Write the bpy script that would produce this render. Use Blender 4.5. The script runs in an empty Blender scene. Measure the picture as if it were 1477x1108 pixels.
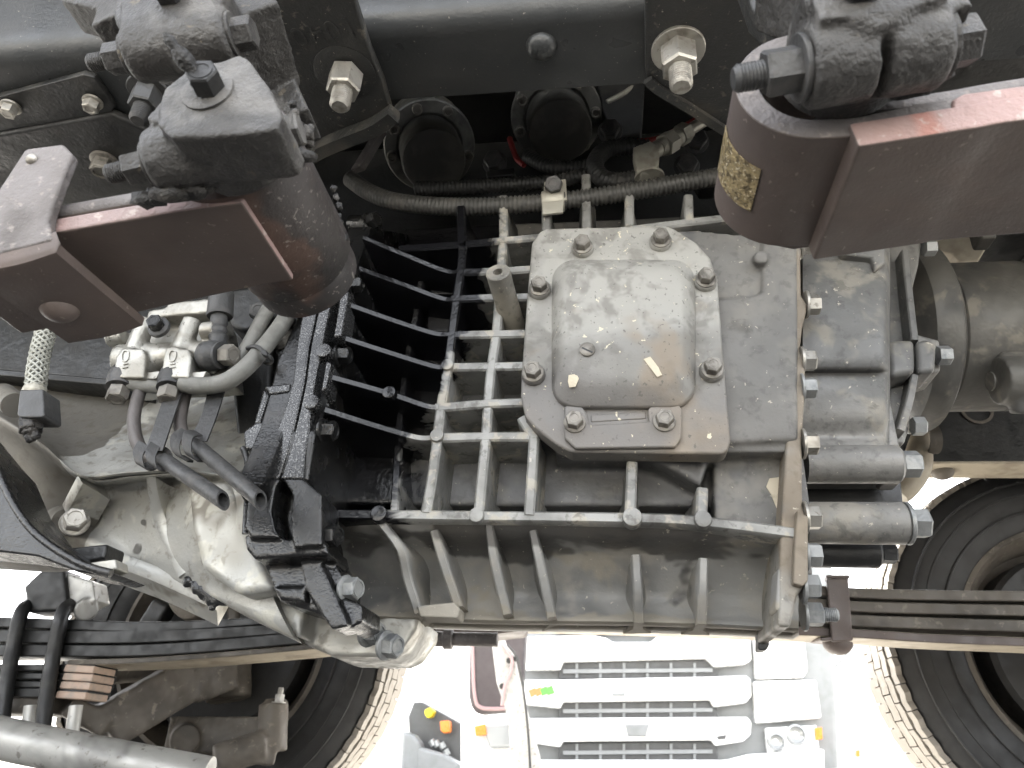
import bpy, bmesh, math, random
from mathutils import Vector as V, Matrix, noise as mnoise
R = math.radians
random.seed(7)
SC = bpy.context.scene
COL = SC.collection

# ------------------------------------------------------------------ camera
CAM = V((0, 0, .17)); PITCH, YAW, ROLL, FPX = 27.0, 8.0, 2.7, 1067.0
_t, _p, _r = R(PITCH), R(YAW), R(ROLL)
FW = V((-math.sin(_p)*math.cos(_t), math.cos(_p)*math.cos(_t), math.sin(_t)))
_rt = V((math.cos(_p), math.sin(_p), 0)); _up = _rt.cross(FW)
RT = _rt*math.cos(_r) + _up*math.sin(_r)
UP = _up*math.cos(_r) - _rt*math.sin(_r)
cd = bpy.data.cameras.new('camera'); cam = bpy.data.objects.new('camera', cd); COL.objects.link(cam)
cam.matrix_world = Matrix(((RT.x, UP.x, -FW.x, CAM.x), (RT.y, UP.y, -FW.y, CAM.y), (RT.z, UP.z, -FW.z, CAM.z), (0, 0, 0, 1)))
cd.sensor_width = 36; cd.lens = 36*FPX/1477; cd.clip_start = .02; cd.clip_end = 500
cd.dof.use_dof = True; cd.dof.focus_distance = .72; cd.dof.aperture_fstop = 14.0
SC.camera = cam
# ------------------------------------------------------------------ sky, sun, exposure
SUN_EL, SUN_AZ = 56, 345          # azimuth: direction the light comes from, degrees clockwise from +Y
w = bpy.data.worlds.new('World'); SC.world = w; w.use_nodes = True
nt = w.node_tree; nt.nodes.clear()
sky = nt.nodes.new('ShaderNodeTexSky'); sky.sky_type = 'NISHITA'; sky.sun_disc = False
sky.sun_elevation = R(SUN_EL); sky.sun_rotation = R(SUN_AZ); sky.dust_density = 3; sky.air_density = 1
bg = nt.nodes.new('ShaderNodeBackground'); bg.inputs[1].default_value = .14
wo = nt.nodes.new('ShaderNodeOutputWorld')
hz = nt.nodes.new('ShaderNodeHueSaturation'); hz.inputs['Saturation'].default_value = .18      # thin white cloud over the blue
nt.links.new(sky.outputs[0], hz.inputs['Color']); nt.links.new(hz.outputs[0], bg.inputs[0]); nt.links.new(bg.outputs[0], wo.inputs[0])
sd = bpy.data.lights.new('sun', 'SUN'); sd.energy = 3.2; sd.angle = R(.5); sd.color = (1, .96, .9)
sun = bpy.data.objects.new('sun', sd); COL.objects.link(sun)
_sd = V((math.sin(R(SUN_AZ))*math.cos(R(SUN_EL)), math.cos(R(SUN_AZ))*math.cos(R(SUN_EL)), math.sin(R(SUN_EL))))
sun.rotation_euler = _sd.to_track_quat('Z', 'Y').to_euler(); sun.location = _sd*20
SC.view_settings.view_transform = 'Standard'; SC.view_settings.look = 'None'
SC.view_settings.exposure = 3.2; SC.view_settings.gamma = 1
SC.view_settings.use_curve_mapping = False
SC.cycles.max_bounces = 6; SC.cycles.diffuse_bounces = 3; SC.cycles.glossy_bounces = 3; SC.cycles.transmission_bounces = 1; SC.cycles.volume_bounces = 0
SC.cycles.use_denoising = True; SC.cycles.use_adaptive_sampling = True; SC.cycles.adaptive_threshold = .02; SC.cycles.caustics_reflective = False; SC.cycles.caustics_refractive = False

# ------------------------------------------------------------------ pixel -> place
def ray(x, y): return FW + RT*((x-738.5)/FPX) + UP*((554-y)/FPX)
def uy(x, y, Y): d = ray(x, y); return CAM + d*(Y/d.y)
def ux(x, y, X): d = ray(x, y); return CAM + d*(X/d.x)
def uz(x, y, Z): d = ray(x, y); return CAM + d*((Z-CAM.z)/d.z)
def upl(x, y, P, N): d = ray(x, y); return CAM + d*((P-CAM).dot(N)/d.dot(N))
def mpp(P): return (P-CAM).dot(FW)/FPX         # metres for one picture pixel at P

# ------------------------------------------------------------------ materials
def M(name, col, rough=.5, metal=0., layers=(), bump=(), spec=.5, rvar=.12, rscale=30, coat=0):
    m = bpy.data.materials.new(name); m.use_nodes = True; n = m.node_tree; N = n.nodes; L = n.links
    N.clear(); out = N.new('ShaderNodeOutputMaterial'); b = N.new('ShaderNodeBsdfPrincipled'); L.new(b.outputs[0], out.inputs[0])
    geo = N.new('ShaderNodeNewGeometry'); pos = geo.outputs['Position']
    b.inputs['Metallic'].default_value = metal; b.inputs['Specular IOR Level'].default_value = spec
    b.inputs['Coat Weight'].default_value = coat; b.inputs['Coat Roughness'].default_value = .12
    def noi(scale, detail=6, rgh=.6, off=0., dist=0., stretch=None):
        t = N.new('ShaderNodeTexNoise'); t.inputs['Scale'].default_value = scale; t.inputs['Detail'].default_value = detail
        t.inputs['Roughness'].default_value = rgh; t.inputs['Distortion'].default_value = dist
        mp = N.new('ShaderNodeMapping'); mp.inputs['Location'].default_value = (off, off*1.7, off*.6)
        if stretch: mp.inputs['Scale'].default_value = stretch
        L.new(pos, mp.inputs[0]); L.new(mp.outputs[0], t.inputs[0]); return t.outputs[0]
    def mth(op, a, c=None, clamp=False):
        t = N.new('ShaderNodeMath'); t.operation = op; t.use_clamp = clamp
        for i, v in enumerate((a, c)):
            if v is None: continue
            if isinstance(v, (int, float)): t.inputs[i].default_value = v
            else: L.new(v, t.inputs[i])
        return t.outputs[0]
    def rng(v, a, c, lo=0., hi=1.):
        t = N.new('ShaderNodeMapRange'); t.interpolation_type = 'SMOOTHSTEP'
        L.new(v, t.inputs[0]); t.inputs[1].default_value = a; t.inputs[2].default_value = c
        t.inputs[3].default_value = lo; t.inputs[4].default_value = hi; return t.outputs[0]
    c0 = N.new('ShaderNodeRGB'); c0.outputs[0].default_value = (*col, 1); cc = c0.outputs[0]
    rr = rng(noi(rscale, 2, off=3.1), .3, .7, max(.03, rough-rvar), min(1, rough+rvar))
    sep = None
    mm = None
    for i, l in enumerate(layers):
        v = noi(l.get('scale', 8), l.get('detail', 3), l.get('rgh', .62), l.get('off', i*5.3+1), l.get('dist', .3), l.get('stretch'))
        if 'grad' in l:                                   # where on the object the layer sits (axis, start, end)
            if sep is None:
                sep = N.new('ShaderNodeSeparateXYZ'); L.new(pos, sep.inputs[0])
            for ax, a, c, k in l['grad']:
                v = mth('ADD', v, mth('MULTIPLY', mth('SUBTRACT', rng(sep.outputs['XYZ'.index(ax)], a, c), .5), k))
        if 'up' in l:                                     # dust settles on upward faces
            sn = N.new('ShaderNodeSeparateXYZ'); L.new(geo.outputs['Normal'], sn.inputs[0])
            v = mth('ADD', v, mth('MULTIPLY', sn.outputs[2], l['up']))
        if 'edge' in l:
            v = mth('ADD', v, mth('MULTIPLY', mth('SUBTRACT', geo.outputs['Pointiness'], .5), l['edge']))
        f = mth('MULTIPLY', rng(v, l['lo'], l['hi']), l.get('fac', 1.))
        mx = N.new('ShaderNodeMix'); mx.data_type = 'RGBA'; L.new(f, mx.inputs[0]); L.new(cc, mx.inputs[6]); mx.inputs[7].default_value = (*l['col'], 1)
        cc = mx.outputs[2]
        if 'rough' in l:
            r2 = N.new('ShaderNodeMix'); L.new(f, r2.inputs[0]); L.new(rr, r2.inputs[2]); r2.inputs[3].default_value = l['rough']; rr = r2.outputs[0]
        if 'metal' in l:
            r2 = N.new('ShaderNodeMix'); L.new(f, r2.inputs[0])
            if mm is None: r2.inputs[2].default_value = metal
            else: L.new(mm, r2.inputs[2])
            r2.inputs[3].default_value = l['metal']; mm = r2.outputs[0]
    if mm is not None: L.new(mm, b.inputs['Metallic'])
    L.new(cc, b.inputs['Base Color']); L.new(rr, b.inputs['Roughness'])
    h = None
    for i, (sc, st, *dd) in enumerate(bump):
        v = mth('MULTIPLY', noi(sc, dd[0] if dd else 2, .6, off=i*2.2+9), st)
        h = v if h is None else mth('ADD', h, v)
    if h is not None:
        bp = N.new('ShaderNodeBump'); bp.inputs['Strength'].default_value = 1; bp.inputs['Distance'].default_value = .001
        L.new(h, bp.inputs['Height']); L.new(bp.outputs[0], b.inputs['Normal'])
    return m

DUST = (.36, .32, .26)
speck = dict(scale=150, detail=3, lo=.66, hi=.72, col=(.5, .46, .38), fac=.7)
oil = dict(scale=22, grad=(('X', -.04, -.24, 1.6), ('Z', .42, .66, .8)), lo=.62, hi=.74, col=(.006, .006, .007), rough=.2, metal=0., dist=.8)  # oil stain, widened to paint the shade of the upper-left lattice too
M_case = M('cast_case', (.25, .238, .21), .55, .2, (
    dict(scale=7, lo=.40, hi=.64, col=(.10, .097, .09), fac=.85),
    dict(scale=15, lo=.48, hi=.64, col=(.37, .335, .27), fac=.7, rough=.85),
    dict(scale=70, lo=.50, hi=.68, col=(.06, .056, .05), fac=.55),
    dict(scale=11, lo=.45, hi=.60, col=(.21, .165, .115), fac=.6, grad=(('X', .10, .18, .3),), rough=.85),
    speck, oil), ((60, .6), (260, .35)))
M_wall = M('cast_case_wall', (.135, .133, .13), .55, .2, (  # pocket shade is partly put into this darker base colour
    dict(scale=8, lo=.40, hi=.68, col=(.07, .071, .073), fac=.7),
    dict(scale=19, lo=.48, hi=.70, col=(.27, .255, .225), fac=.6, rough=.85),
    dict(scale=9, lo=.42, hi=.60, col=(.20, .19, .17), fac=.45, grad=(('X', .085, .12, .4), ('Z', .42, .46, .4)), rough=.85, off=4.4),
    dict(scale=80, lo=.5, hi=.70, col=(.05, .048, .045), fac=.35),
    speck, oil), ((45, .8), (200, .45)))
M_edge = M('cast_rib', (.29, .287, .27), .5, .3, (
    dict(scale=13, lo=.40, hi=.60, col=(.14, .138, .13), fac=.85),
    dict(scale=45, lo=.55, hi=.64, col=(.44, .405, .335), fac=.6, rough=.85),
    dict(scale=90, lo=.54, hi=.68, col=(.08, .075, .066), fac=.6),
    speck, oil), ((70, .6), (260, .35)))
M_sump = M('cast_sump', (.27, .265, .25), .55, .15, (
    dict(scale=7, lo=.42, hi=.68, col=(.085, .085, .083), fac=.85),
    dict(scale=18, lo=.46, hi=.66, col=(.34, .315, .27), fac=.65, rough=.88),
    dict(scale=14, lo=.45, hi=.55, col=(.30, .27, .215), fac=.7, grad=(('Z', .31, .285, .3),), rough=.9),
    dict(scale=11, lo=.55, hi=.62, col=(.035, .032, .03), fac=.75, grad=(('Z', .335, .36, .3),), rough=.4),
    speck), ((50, .8), (220, .4)))
M_cover = M('cast_cover', (.215, .208, .19), .62, .12, (
    dict(scale=10, lo=.44, hi=.70, col=(.38, .372, .34), fac=.62, grad=(('Z', .52, .57, .32), ('X', .10, .07, .15), ('X', -.07, -.04, .15)), rough=.65),  # pale centre: the light falling on the dome is put into the colour
    dict(scale=34, lo=.46, hi=.64, col=(.13, .122, .108), fac=.6),
    dict(scale=12, lo=.50, hi=.66, col=(.26, .205, .145), fac=.6, grad=(('Z', .60, .47, .25),), rough=.85),
    dict(scale=9, lo=.42, hi=.70, col=(.15, .143, .135), fac=.85, grad=(('Z', .545, .475, .55), ('X', .08, -.06, .2)), rough=.5),  # darker low down: shade of the dome's lower slope painted in
    dict(scale=120, detail=3, lo=.66, hi=.70, col=(.62, .56, .42), fac=.9),
    dict(scale=200, detail=2, lo=.64, hi=.70, col=(.10, .095, .085), fac=.7)), ((80, .3), (400, .22)))
M_oily = M('oily_black', (.010, .010, .011), .2, 0., (
    dict(scale=760, detail=2, rgh=.5, lo=.48, hi=.68, col=(.30, .30, .295), fac=.6, metal=.6, rough=.32, dist=0),  # bright grains paint the sky glints on the wet casting
    dict(scale=26, lo=.52, hi=.66, col=(.008, .008, .009), fac=.85, rough=.15, metal=0.)), ((620, .25, 1), (60, .3)), spec=.6, rvar=.05)
M_oilpaint = M('oily_black_smooth', (.010, .010, .010), .2, 0., (
    dict(scale=30, lo=.5, hi=.7, col=(.035, .033, .03), fac=.6, rough=.5),), ((90, .8), (500, .5)), spec=.6)
M_bell = M('bell_aluminium', (.46, .457, .43), .5, .45, (
    dict(scale=6, lo=.45, hi=.62, col=(.38, .36, .31), fac=.7),
    dict(scale=13, lo=.54, hi=.66, col=(.15, .125, .09), fac=.7, rough=.7),
    dict(scale=30, lo=.54, hi=.64, col=(.62, .60, .52), fac=.6, rough=.7), dict(scale=65, lo=.54, hi=.66, col=(.20, .18, .145), fac=.5),
    dict(scale=9, lo=.5, hi=.54, col=(.10, .088, .07), fac=.8, grad=(('X', -.50, -.60, .9), ('Z', .40, .46, .1)), rough=.55),
    dict(scale=16, lo=.66, hi=.69, col=(.02, .018, .016), fac=.8, rough=.3)), ((55, .7), (240, .35)))
M_valve = M('valve_aluminium', (.37, .36, .325), .42, .6, (
    dict(scale=170, detail=3, lo=.60, hi=.7, col=(.1, .09, .08), fac=.8),
    dict(scale=25, lo=.46, hi=.64, col=(.2, .185, .155), fac=.7)), ((120, .5), (420, .4)))
M_rear = M('rear_case', (.205, .2, .188), .55, .25, (
    dict(scale=6, lo=.40, hi=.64, col=(.108, .107, .103), fac=.85),
    dict(scale=22, lo=.50, hi=.66, col=(.31, .285, .235), fac=.55, rough=.85),
    dict(scale=75, lo=.52, hi=.68, col=(.06, .058, .055), fac=.45),
    speck), ((60, .6), (260, .35)))
M_drum = M('drum', (.10, .095, .085), .55, .2, (
    dict(scale=8, lo=.45, hi=.65, col=(.05, .05, .05), fac=.8),
    dict(scale=30, lo=.55, hi=.7, col=(.28, .25, .2), fac=.4, rough=.85)), ((60, 1.2),))
M_rail = M('rail_paint', (.034, .036, .037), .38, 0., (
    dict(scale=5, lo=.45, hi=.75, col=(.06, .058, .055), fac=.7, rough=.55),
    dict(scale=260, detail=2, lo=.70, hi=.74, col=(.3, .28, .24), fac=.6)), ((300, .35),))
M_bracket = M('bracket_paint', (.03, .03, .029), .42, 0., (
    dict(scale=9, lo=.48, hi=.66, col=(.12, .105, .08), fac=.55, rough=.75),
    dict(scale=90, lo=.6, hi=.7, col=(.22, .2, .16), fac=.4, rough=.8),
    dict(scale=240, detail=2, lo=.70, hi=.74, col=(.4, .37, .3), fac=.6)), ((110, .9), (500, .5)))
M_eye = M('spring_eye_grime', (.05, .043, .04), .55, 0., (dict(scale=12, lo=.42, hi=.64, col=(.022, .02, .02), fac=.8), dict(scale=16, lo=.52, hi=.66, col=(.13, .075, .055), fac=.6, grad=(('Z', .50, .455, .3),)), dict(scale=220, detail=2, lo=.62, hi=.70, col=(.30, .27, .24), fac=.6)), ((120, .6), (420, .4)))
M_spring = M('spring_brown', (.115, .09, .08), .55, 0., (
    dict(scale=6, lo=.4, hi=.7, col=(.075, .06, .055), fac=.7),
    dict(scale=18, lo=.5, hi=.7, col=(.15, .115, .10), fac=.55, rough=.75),
    dict(scale=200, detail=2, lo=.68, hi=.73, col=(.3, .25, .22), fac=.5)), ((90, .2), (420, .2)))
M_pink = M('spring_pink', (.36, .245, .225), .6, 0., (  # lighter, pinker tone for near faces and leaf ends
    dict(scale=18, lo=.42, hi=.66, col=(.26, .20, .19), fac=.8),
    dict(scale=12, lo=.56, hi=.66, col=(.38, .16, .12), fac=.7),
    dict(scale=120, lo=.6, hi=.7, col=(.5, .44, .40), fac=.6)), ((90, 1.4), (400, .7)))
M_dusty = M('dusty_steel', (.17, .155, .15), .65, 0., (
    dict(scale=15, lo=.42, hi=.68, col=(.09, .08, .075), fac=.8),
    dict(scale=120, lo=.58, hi=.72, col=(.34, .3, .27), fac=.5)), ((120, 1.5), (500, .7)))
M_grease = M('greasy_casting', (.042, .040, .038), .48, 0., (
    dict(scale=14, lo=.45, hi=.66, col=(.15, .143, .133), fac=.8, up=.10, rough=.6),
    dict(scale=70, lo=.66, hi=.72, col=(.25, .21, .15), fac=.35, rough=.85),
    dict(scale=8, lo=.56, hi=.7, col=(.012, .011, .011), fac=.8, rough=.32)), ((45, 1.0), (150, 1.2), (480, .8)))
M_clump = M('grease_clump', (.02, .019, .018), .55, 0., (
    dict(scale=60, lo=.5, hi=.68, col=(.09, .083, .075), fac=.8, rough=.75),), ((160, 3.0), (500, 1.2)))
M_bolt = M('zinc_bolt', (.42, .40, .36), .42, .75, (
    dict(scale=40, lo=.48, hi=.66, col=(.2, .18, .15), fac=.7, rough=.65),
    dict(scale=160, lo=.6, hi=.7, col=(.12, .1, .08), fac=.6, metal=0.)), ((200, .5),))
M_dirtbolt = M('dirty_bolt', (.22, .205, .18), .5, .5, (
    dict(scale=50, lo=.48, hi=.66, col=(.1, .092, .08), fac=.8, rough=.7),), ((220, .6),))
M_bluebolt = M('grey_bolt', (.27, .275, .27), .5, .5, (
    dict(scale=50, lo=.48, hi=.66, col=(.14, .15, .16), fac=.7, rough=.7),), ((220, .6),))
M_oilbolt = M('oily_bolt', (.03, .03, .03), .25, .6, (), ((200, .6),))
M_black = M('matt_black', (.018, .018, .018), .5, 0., (dict(scale=20, lo=.5, hi=.7, col=(.05, .048, .043), fac=.6, rough=.7),), ((160, .7),))
M_fit = M('fitting_black', (.05, .05, .05), .5, .1, (dict(scale=40, lo=.5, hi=.7, col=(.11, .105, .1), fac=.7, rough=.7),), ((180, .8),))
M_hose = M('grey_rubber', (.20, .197, .18), .62, 0., (
    dict(scale=30, lo=.45, hi=.68, col=(.12, .118, .105), fac=.8), dict(scale=90, lo=.6, hi=.7, col=(.33, .31, .26), fac=.6)), ((140, .8),))
M_conduit = M('conduit', (.055, .054, .05), .5, 0., (dict(scale=25, lo=.45, hi=.65, col=(.10, .095, .085), fac=.7, rough=.7),), ((200, .4),))
M_conduit2 = M('conduit_dark', (.028, .028, .027), .5, 0., (dict(scale=25, lo=.5, hi=.7, col=(.07, .067, .06), fac=.7, rough=.7),), ((200, .4),))
M_brass = M('fitting_alloy', (.42, .40, .34), .5, .35, (dict(scale=40, lo=.48, hi=.68, col=(.26, .24, .2), fac=.8, rough=.7),), ((160, .7),))
M_copper = M('rusty_pipe', (.10, .09, .085), .45, .2, (dict(scale=26, lo=.5, hi=.6, col=(.42, .19, .06), fac=.9, grad=(('Z', .47, .51, .5),), rough=.6),), ((160, .8),))
M_gold = M('gold_tag', (.42, .33, .18), .4, .55, (
    dict(scale=190, lo=.46, hi=.6, col=(.14, .11, .065), fac=.9, rough=.6), dict(scale=330, detail=2, lo=.6, hi=.66, col=(.9, .8, .6), fac=.9)), ((190, 3.0), (500, 1.2)))
M_tyre = M('tyre_side', (.016, .016, .0165), .62, 0., (dict(scale=5, lo=.42, hi=.7, col=(.03, .029, .028), fac=.7, rough=.75),), ((60, .5),))
M_tread = M('tyre_tread', (.25, .228, .20), .85, 0., (dict(scale=20, lo=.45, hi=.7, col=(.22, .20, .17), fac=.8),), ((90, 1.2),))  # pale base, much lighter than the sidewall rubber
M_groove = M('tyre_groove', (.012, .012, .012), .8)
M_axle = M('dusty_axle', (.12, .105, .088), .65, .1, (
    dict(scale=9, lo=.42, hi=.66, col=(.055, .048, .04), fac=.8), dict(scale=60, lo=.58, hi=.7, col=(.24, .21, .17), fac=.5)), ((70, .6),))
M_rod = M('grey_rod', (.46, .45, .42), .45, .3, (dict(scale=10, lo=.45, hi=.66, col=(.18, .175, .165), fac=.7), dict(scale=60, lo=.6, hi=.7, col=(.12, .1, .08), fac=.6)), ((90, .6),))
M_cream = M('lit_cream', (.42, .37, .29), .6, 0., (dict(scale=14, lo=.45, hi=.66, col=(.26, .22, .17), fac=.8),), ((90, .8),))  # cream tone carries the ground bounce on far undersides
M_orange = M('rust_leaf', (.50, .37, .29), .6, 0., (dict(scale=30, lo=.45, hi=.66, col=(.36, .30, .25), fac=.8),), ((90, .8),))
M_white = M('white_paint', (.80, .80, .79), .3, 0., (dict(scale=3, lo=.4, hi=.8, col=(.74, .74, .72), fac=.6),), spec=.5)
M_bggrey = M('grey_trim', (.22, .23, .235), .45, 0., (dict(scale=8, lo=.4, hi=.7, col=(.17, .18, .18), fac=.6),))
M_bgdark = M('dark_trim', (.07, .073, .075), .5, 0., (dict(scale=8, lo=.4, hi=.7, col=(.05, .05, .05), fac=.6),))
M_maroon = M('mirror_shell', (.035, .026, .028), .45, 0., (dict(scale=9, lo=.4, hi=.7, col=(.05, .04, .042), fac=.6),))
M_mpink = M('mirror_edge', (.30, .2, .2), .5)
M_lamp = M('lamp_glass', (.34, .35, .35), .15, .3)
M_yellow = M('yellow_lamp', (.75, .62, .02), .4); M_amber = M('amber_lamp', (.8, .22, .03), .3)
M_green = M('green_mark', (.12, .36, .08), .5); M_redm = M('orange_mark', (.7, .22, .08), .5)
M_post = M('weathered_post', (.34, .335, .32), .7, 0., (dict(scale=14, lo=.45, hi=.66, col=(.24, .23, .22), fac=.8), dict(scale=60, lo=.6, hi=.68, col=(.12, .1, .09), fac=.7)), ((90, 1.),))
M_unseen_strip = M('unseen_asphalt', (.11, .105, .098), .85, 0., (
    dict(scale=.8, lo=.42, hi=.66, col=(.06, .058, .055), fac=.8), dict(scale=9, lo=.5, hi=.7, col=(.13, .125, .12), fac=.5)), ((40, 1.5),))
M_conc = M('concrete', (.40, .385, .35), .85, 0., (dict(scale=.8, lo=.42, hi=.66, col=(.32, .305, .28), fac=.8), dict(scale=9, lo=.5, hi=.7, col=(.24, .23, .21), fac=.4)), ((40, .8),))
M_flake = M('paint_flake', (.52, .46, .35), .7, 0., (dict(scale=60, lo=.5, hi=.65, col=(.38, .33, .25), fac=.8),), ((150, 1.0),))
M_red = M('red_plastic', (.25, .02, .02), .5)
M_braid = M('braided_hose', (.33, .33, .29), .5, .3, (dict(scale=60, lo=.5, hi=.68, col=(.2, .19, .16), fac=.7),), ((200, .5),))
M_leafb = M('leaf_black', (.012, .012, .0115), .5, 0., (dict(scale=14, lo=.5, hi=.7, col=(.028, .026, .024), fac=.6),), ((90, .4),))
M_can = M('actuator_can', (.06, .058, .053), .5, 0., (dict(scale=22, lo=.45, hi=.65, col=(.12, .115, .10), fac=.7, rough=.75),), ((120, .4),))
M_ring = M('actuator_ring', (.17, .165, .15), .55, .2, (dict(scale=25, lo=.45, hi=.65, col=(.08, .078, .07), fac=.8),), ((120, .5),))
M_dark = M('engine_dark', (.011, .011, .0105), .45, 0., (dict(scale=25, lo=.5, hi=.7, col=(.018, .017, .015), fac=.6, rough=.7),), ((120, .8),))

# ------------------------------------------------------------------ objects
WL = {}
def thing(name, loc, label, cat, group=None):
    o = bpy.data.objects.new(name, None); COL.objects.link(o); o.location = loc; WL[o] = V(loc)
    o.empty_display_size = .02
    tag(o, label, cat, group); return o
def tag(o, label=None, cat=None, group=None, kind=None):
    if label: o['label'] = label
    if cat: o['category'] = cat
    if group: o['group'] = group
    if kind: o['kind'] = kind
    return o
def link(name, me, world, parent=None, rot=None):
    o = bpy.data.objects.new(name, me); COL.objects.link(o); WL[o] = V(world)
    o.location = V(world) - (WL[parent] if parent else V((0, 0, 0)))
    if parent: o.parent = parent
    if rot is not None: o.rotation_mode = 'QUATERNION'; o.rotation_quaternion = rot
    return o
def smooth(me, ang=40):
    me.polygons.foreach_set('use_smooth', [True]*len(me.polygons))
    try: me.set_sharp_from_angle(angle=R(ang))
    except Exception: pass
def obj(name, vf, mat, parent=None, bevel=0, seg=2, ang=40, sub=0):
    vs, fs = vf
    c = sum((V(v) for v in vs), V())/len(vs)
    me = bpy.data.meshes.new(name); me.from_pydata([tuple(V(v)-c) for v in vs], [], fs); me.validate()
    bm = bmesh.new(); bm.from_mesh(me); bmesh.ops.recalc_face_normals(bm, faces=bm.faces); bm.to_mesh(me); bm.free()
    me.materials.append(mat); smooth(me, ang)
    o = link(name, me, c, parent)
    if bevel:
        b = o.modifiers.new('bevel', 'BEVEL'); b.width = bevel; b.segments = seg; b.limit_method = 'ANGLE'; b.angle_limit = R(28); b.harden_normals = True
    if sub:
        s = o.modifiers.new('sub', 'SUBSURF'); s.levels = sub; s.render_levels = sub
    return o
def join(*parts):
    vs, fs = [], []
    for v, f in parts:
        k = len(vs); vs += [V(x) for x in v]; fs += [tuple(i+k for i in q) for q in f]
    return vs, fs
_tex = {}
def ctex(size, depth=3):
    k = (size, depth)
    if k not in _tex:
        t = bpy.data.textures.new('n%d' % len(_tex), 'CLOUDS'); t.noise_scale = size; t.noise_depth = depth; _tex[k] = t
    return _tex[k]
def fuse(name, parts, vox, mat, parent=None, it=4, fac=.5, disp=(), ang=180, dec=None):
    """weld overlapping solids into one casting with soft fillets"""
    vs, fs = join(*parts)
    c = sum(vs, V())/len(vs)
    me = bpy.data.meshes.new(name+'_t'); me.from_pydata([tuple(v-c) for v in vs], [], fs)
    bm = bmesh.new(); bm.from_mesh(me); bmesh.ops.recalc_face_normals(bm, faces=bm.faces); bm.to_mesh(me); bm.free()
    t = bpy.data.objects.new('tmp', me); COL.objects.link(t)
    r = t.modifiers.new('r', 'REMESH'); r.mode = 'VOXEL'; r.voxel_size = vox; r.use_smooth_shade = True
    s = t.modifiers.new('s', 'SMOOTH'); s.iterations = it; s.factor = fac
    for size, st in disp:
        d = t.modifiers.new('d', 'DISPLACE'); d.texture = ctex(size); d.strength = st; d.texture_coords = 'LOCAL'; d.mid_level = .5
    if dec:
        q = t.modifiers.new('q', 'DECIMATE'); q.ratio = dec
    dg = bpy.context.evaluated_depsgraph_get(); e = t.evaluated_get(dg)
    m2 = bpy.data.meshes.new_from_object(e); bpy.data.objects.remove(t); bpy.data.meshes.remove(me)
    m2.name = name; m2.materials.clear(); m2.materials.append(mat); smooth(m2, ang)
    return link(name, m2, c, parent)

# ---- shapes: each returns (verts, faces)
def prism(pts, ext):
    n = len(pts); ext = V(ext); vs = [V(p) for p in pts] + [V(p)+ext for p in pts]
    fs = [tuple(range(n)), tuple(range(2*n-1, n-1, -1))] + [(i, i+n, (i+1) % n+n, (i+1) % n) for i in range(n)]
    return vs, fs
def ppx(pts, Y, depth): return prism([uy(x, y, Y) for x, y in pts], (0, depth, 0))
def box(c, d, rot=None):
    c = V(c); vs = []
    for sx in (-.5, .5):
        for sy in (-.5, .5):
            for sz in (-.5, .5):
                v = V((d[0]*sx, d[1]*sy, d[2]*sz)); vs.append(c + (rot @ v if rot else v))
    return vs, [(0, 1, 3, 2), (4, 6, 7, 5), (0, 4, 5, 1), (2, 3, 7, 6), (0, 2, 6, 4), (1, 5, 7, 3)]
def basis(d, up=V((0, 0, 1))):
    d = V(d).normalized(); s = d.cross(up)
    if s.length < 1e-4: s = d.cross(V((1, 0, 0)))
    s.normalize(); return d, s, s.cross(d)
def bar(a, b, wd, ht, up=V((0, 0, 1)), w2=None, h2=None):
    a, b = V(a), V(b); d, s, u = basis(b-a, V(up)); vs = []
    for p, ww, hh in ((a, wd, ht), (b, w2 or wd, h2 or ht)):
        for i, j in ((-1, -1), (1, -1), (1, 1), (-1, 1)): vs.append(p + s*(i*ww/2) + u*(j*hh/2))
    return vs, [(0, 1, 2, 3), (7, 6, 5, 4), (0, 4, 5, 1), (1, 5, 6, 2), (2, 6, 7, 3), (3, 7, 4, 0)]
def lathe(prof, c, d, seg=28, cap=True):
    """prof: (radius, height along d)"""
    c = V(c); d, s, u = basis(d); vs, fs = [], []
    for r, h in prof:
        for k in range(seg):
            a = 2*math.pi*k/seg; vs.append(c + d*h + (s*math.cos(a) + u*math.sin(a))*max(r, 1e-5))
    for i in range(len(prof)-1):
        for k in range(seg):
            a, b = i*seg+k, i*seg+(k+1) % seg; fs.append((a, b, b+seg, a+seg))
    if cap:
        fs.append(tuple(range(seg-1, -1, -1))); fs.append(tuple((len(prof)-1)*seg+k for k in range(seg)))
    return vs, fs
def cyl(a, b, r, seg=24, r2=None):
    a, b = V(a), V(b); return lathe([(r, 0), (r2 or r, (b-a).length)], a, b-a, seg)
def crom(pts, n):
    P = [V(p) for p in pts]; out = []
    for i in range(len(P)-1):
        p0, p1, p2, p3 = P[max(i-1, 0)], P[i], P[i+1], P[min(i+2, len(P)-1)]
        for k in range(n):
            t = k/n; out.append(.5*((2*p1) + (p2-p0)*t + (2*p0-5*p1+4*p2-p3)*t*t + (3*p1-p0-3*p2+p3)*t**3))
    out.append(P[-1]); return out
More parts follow.
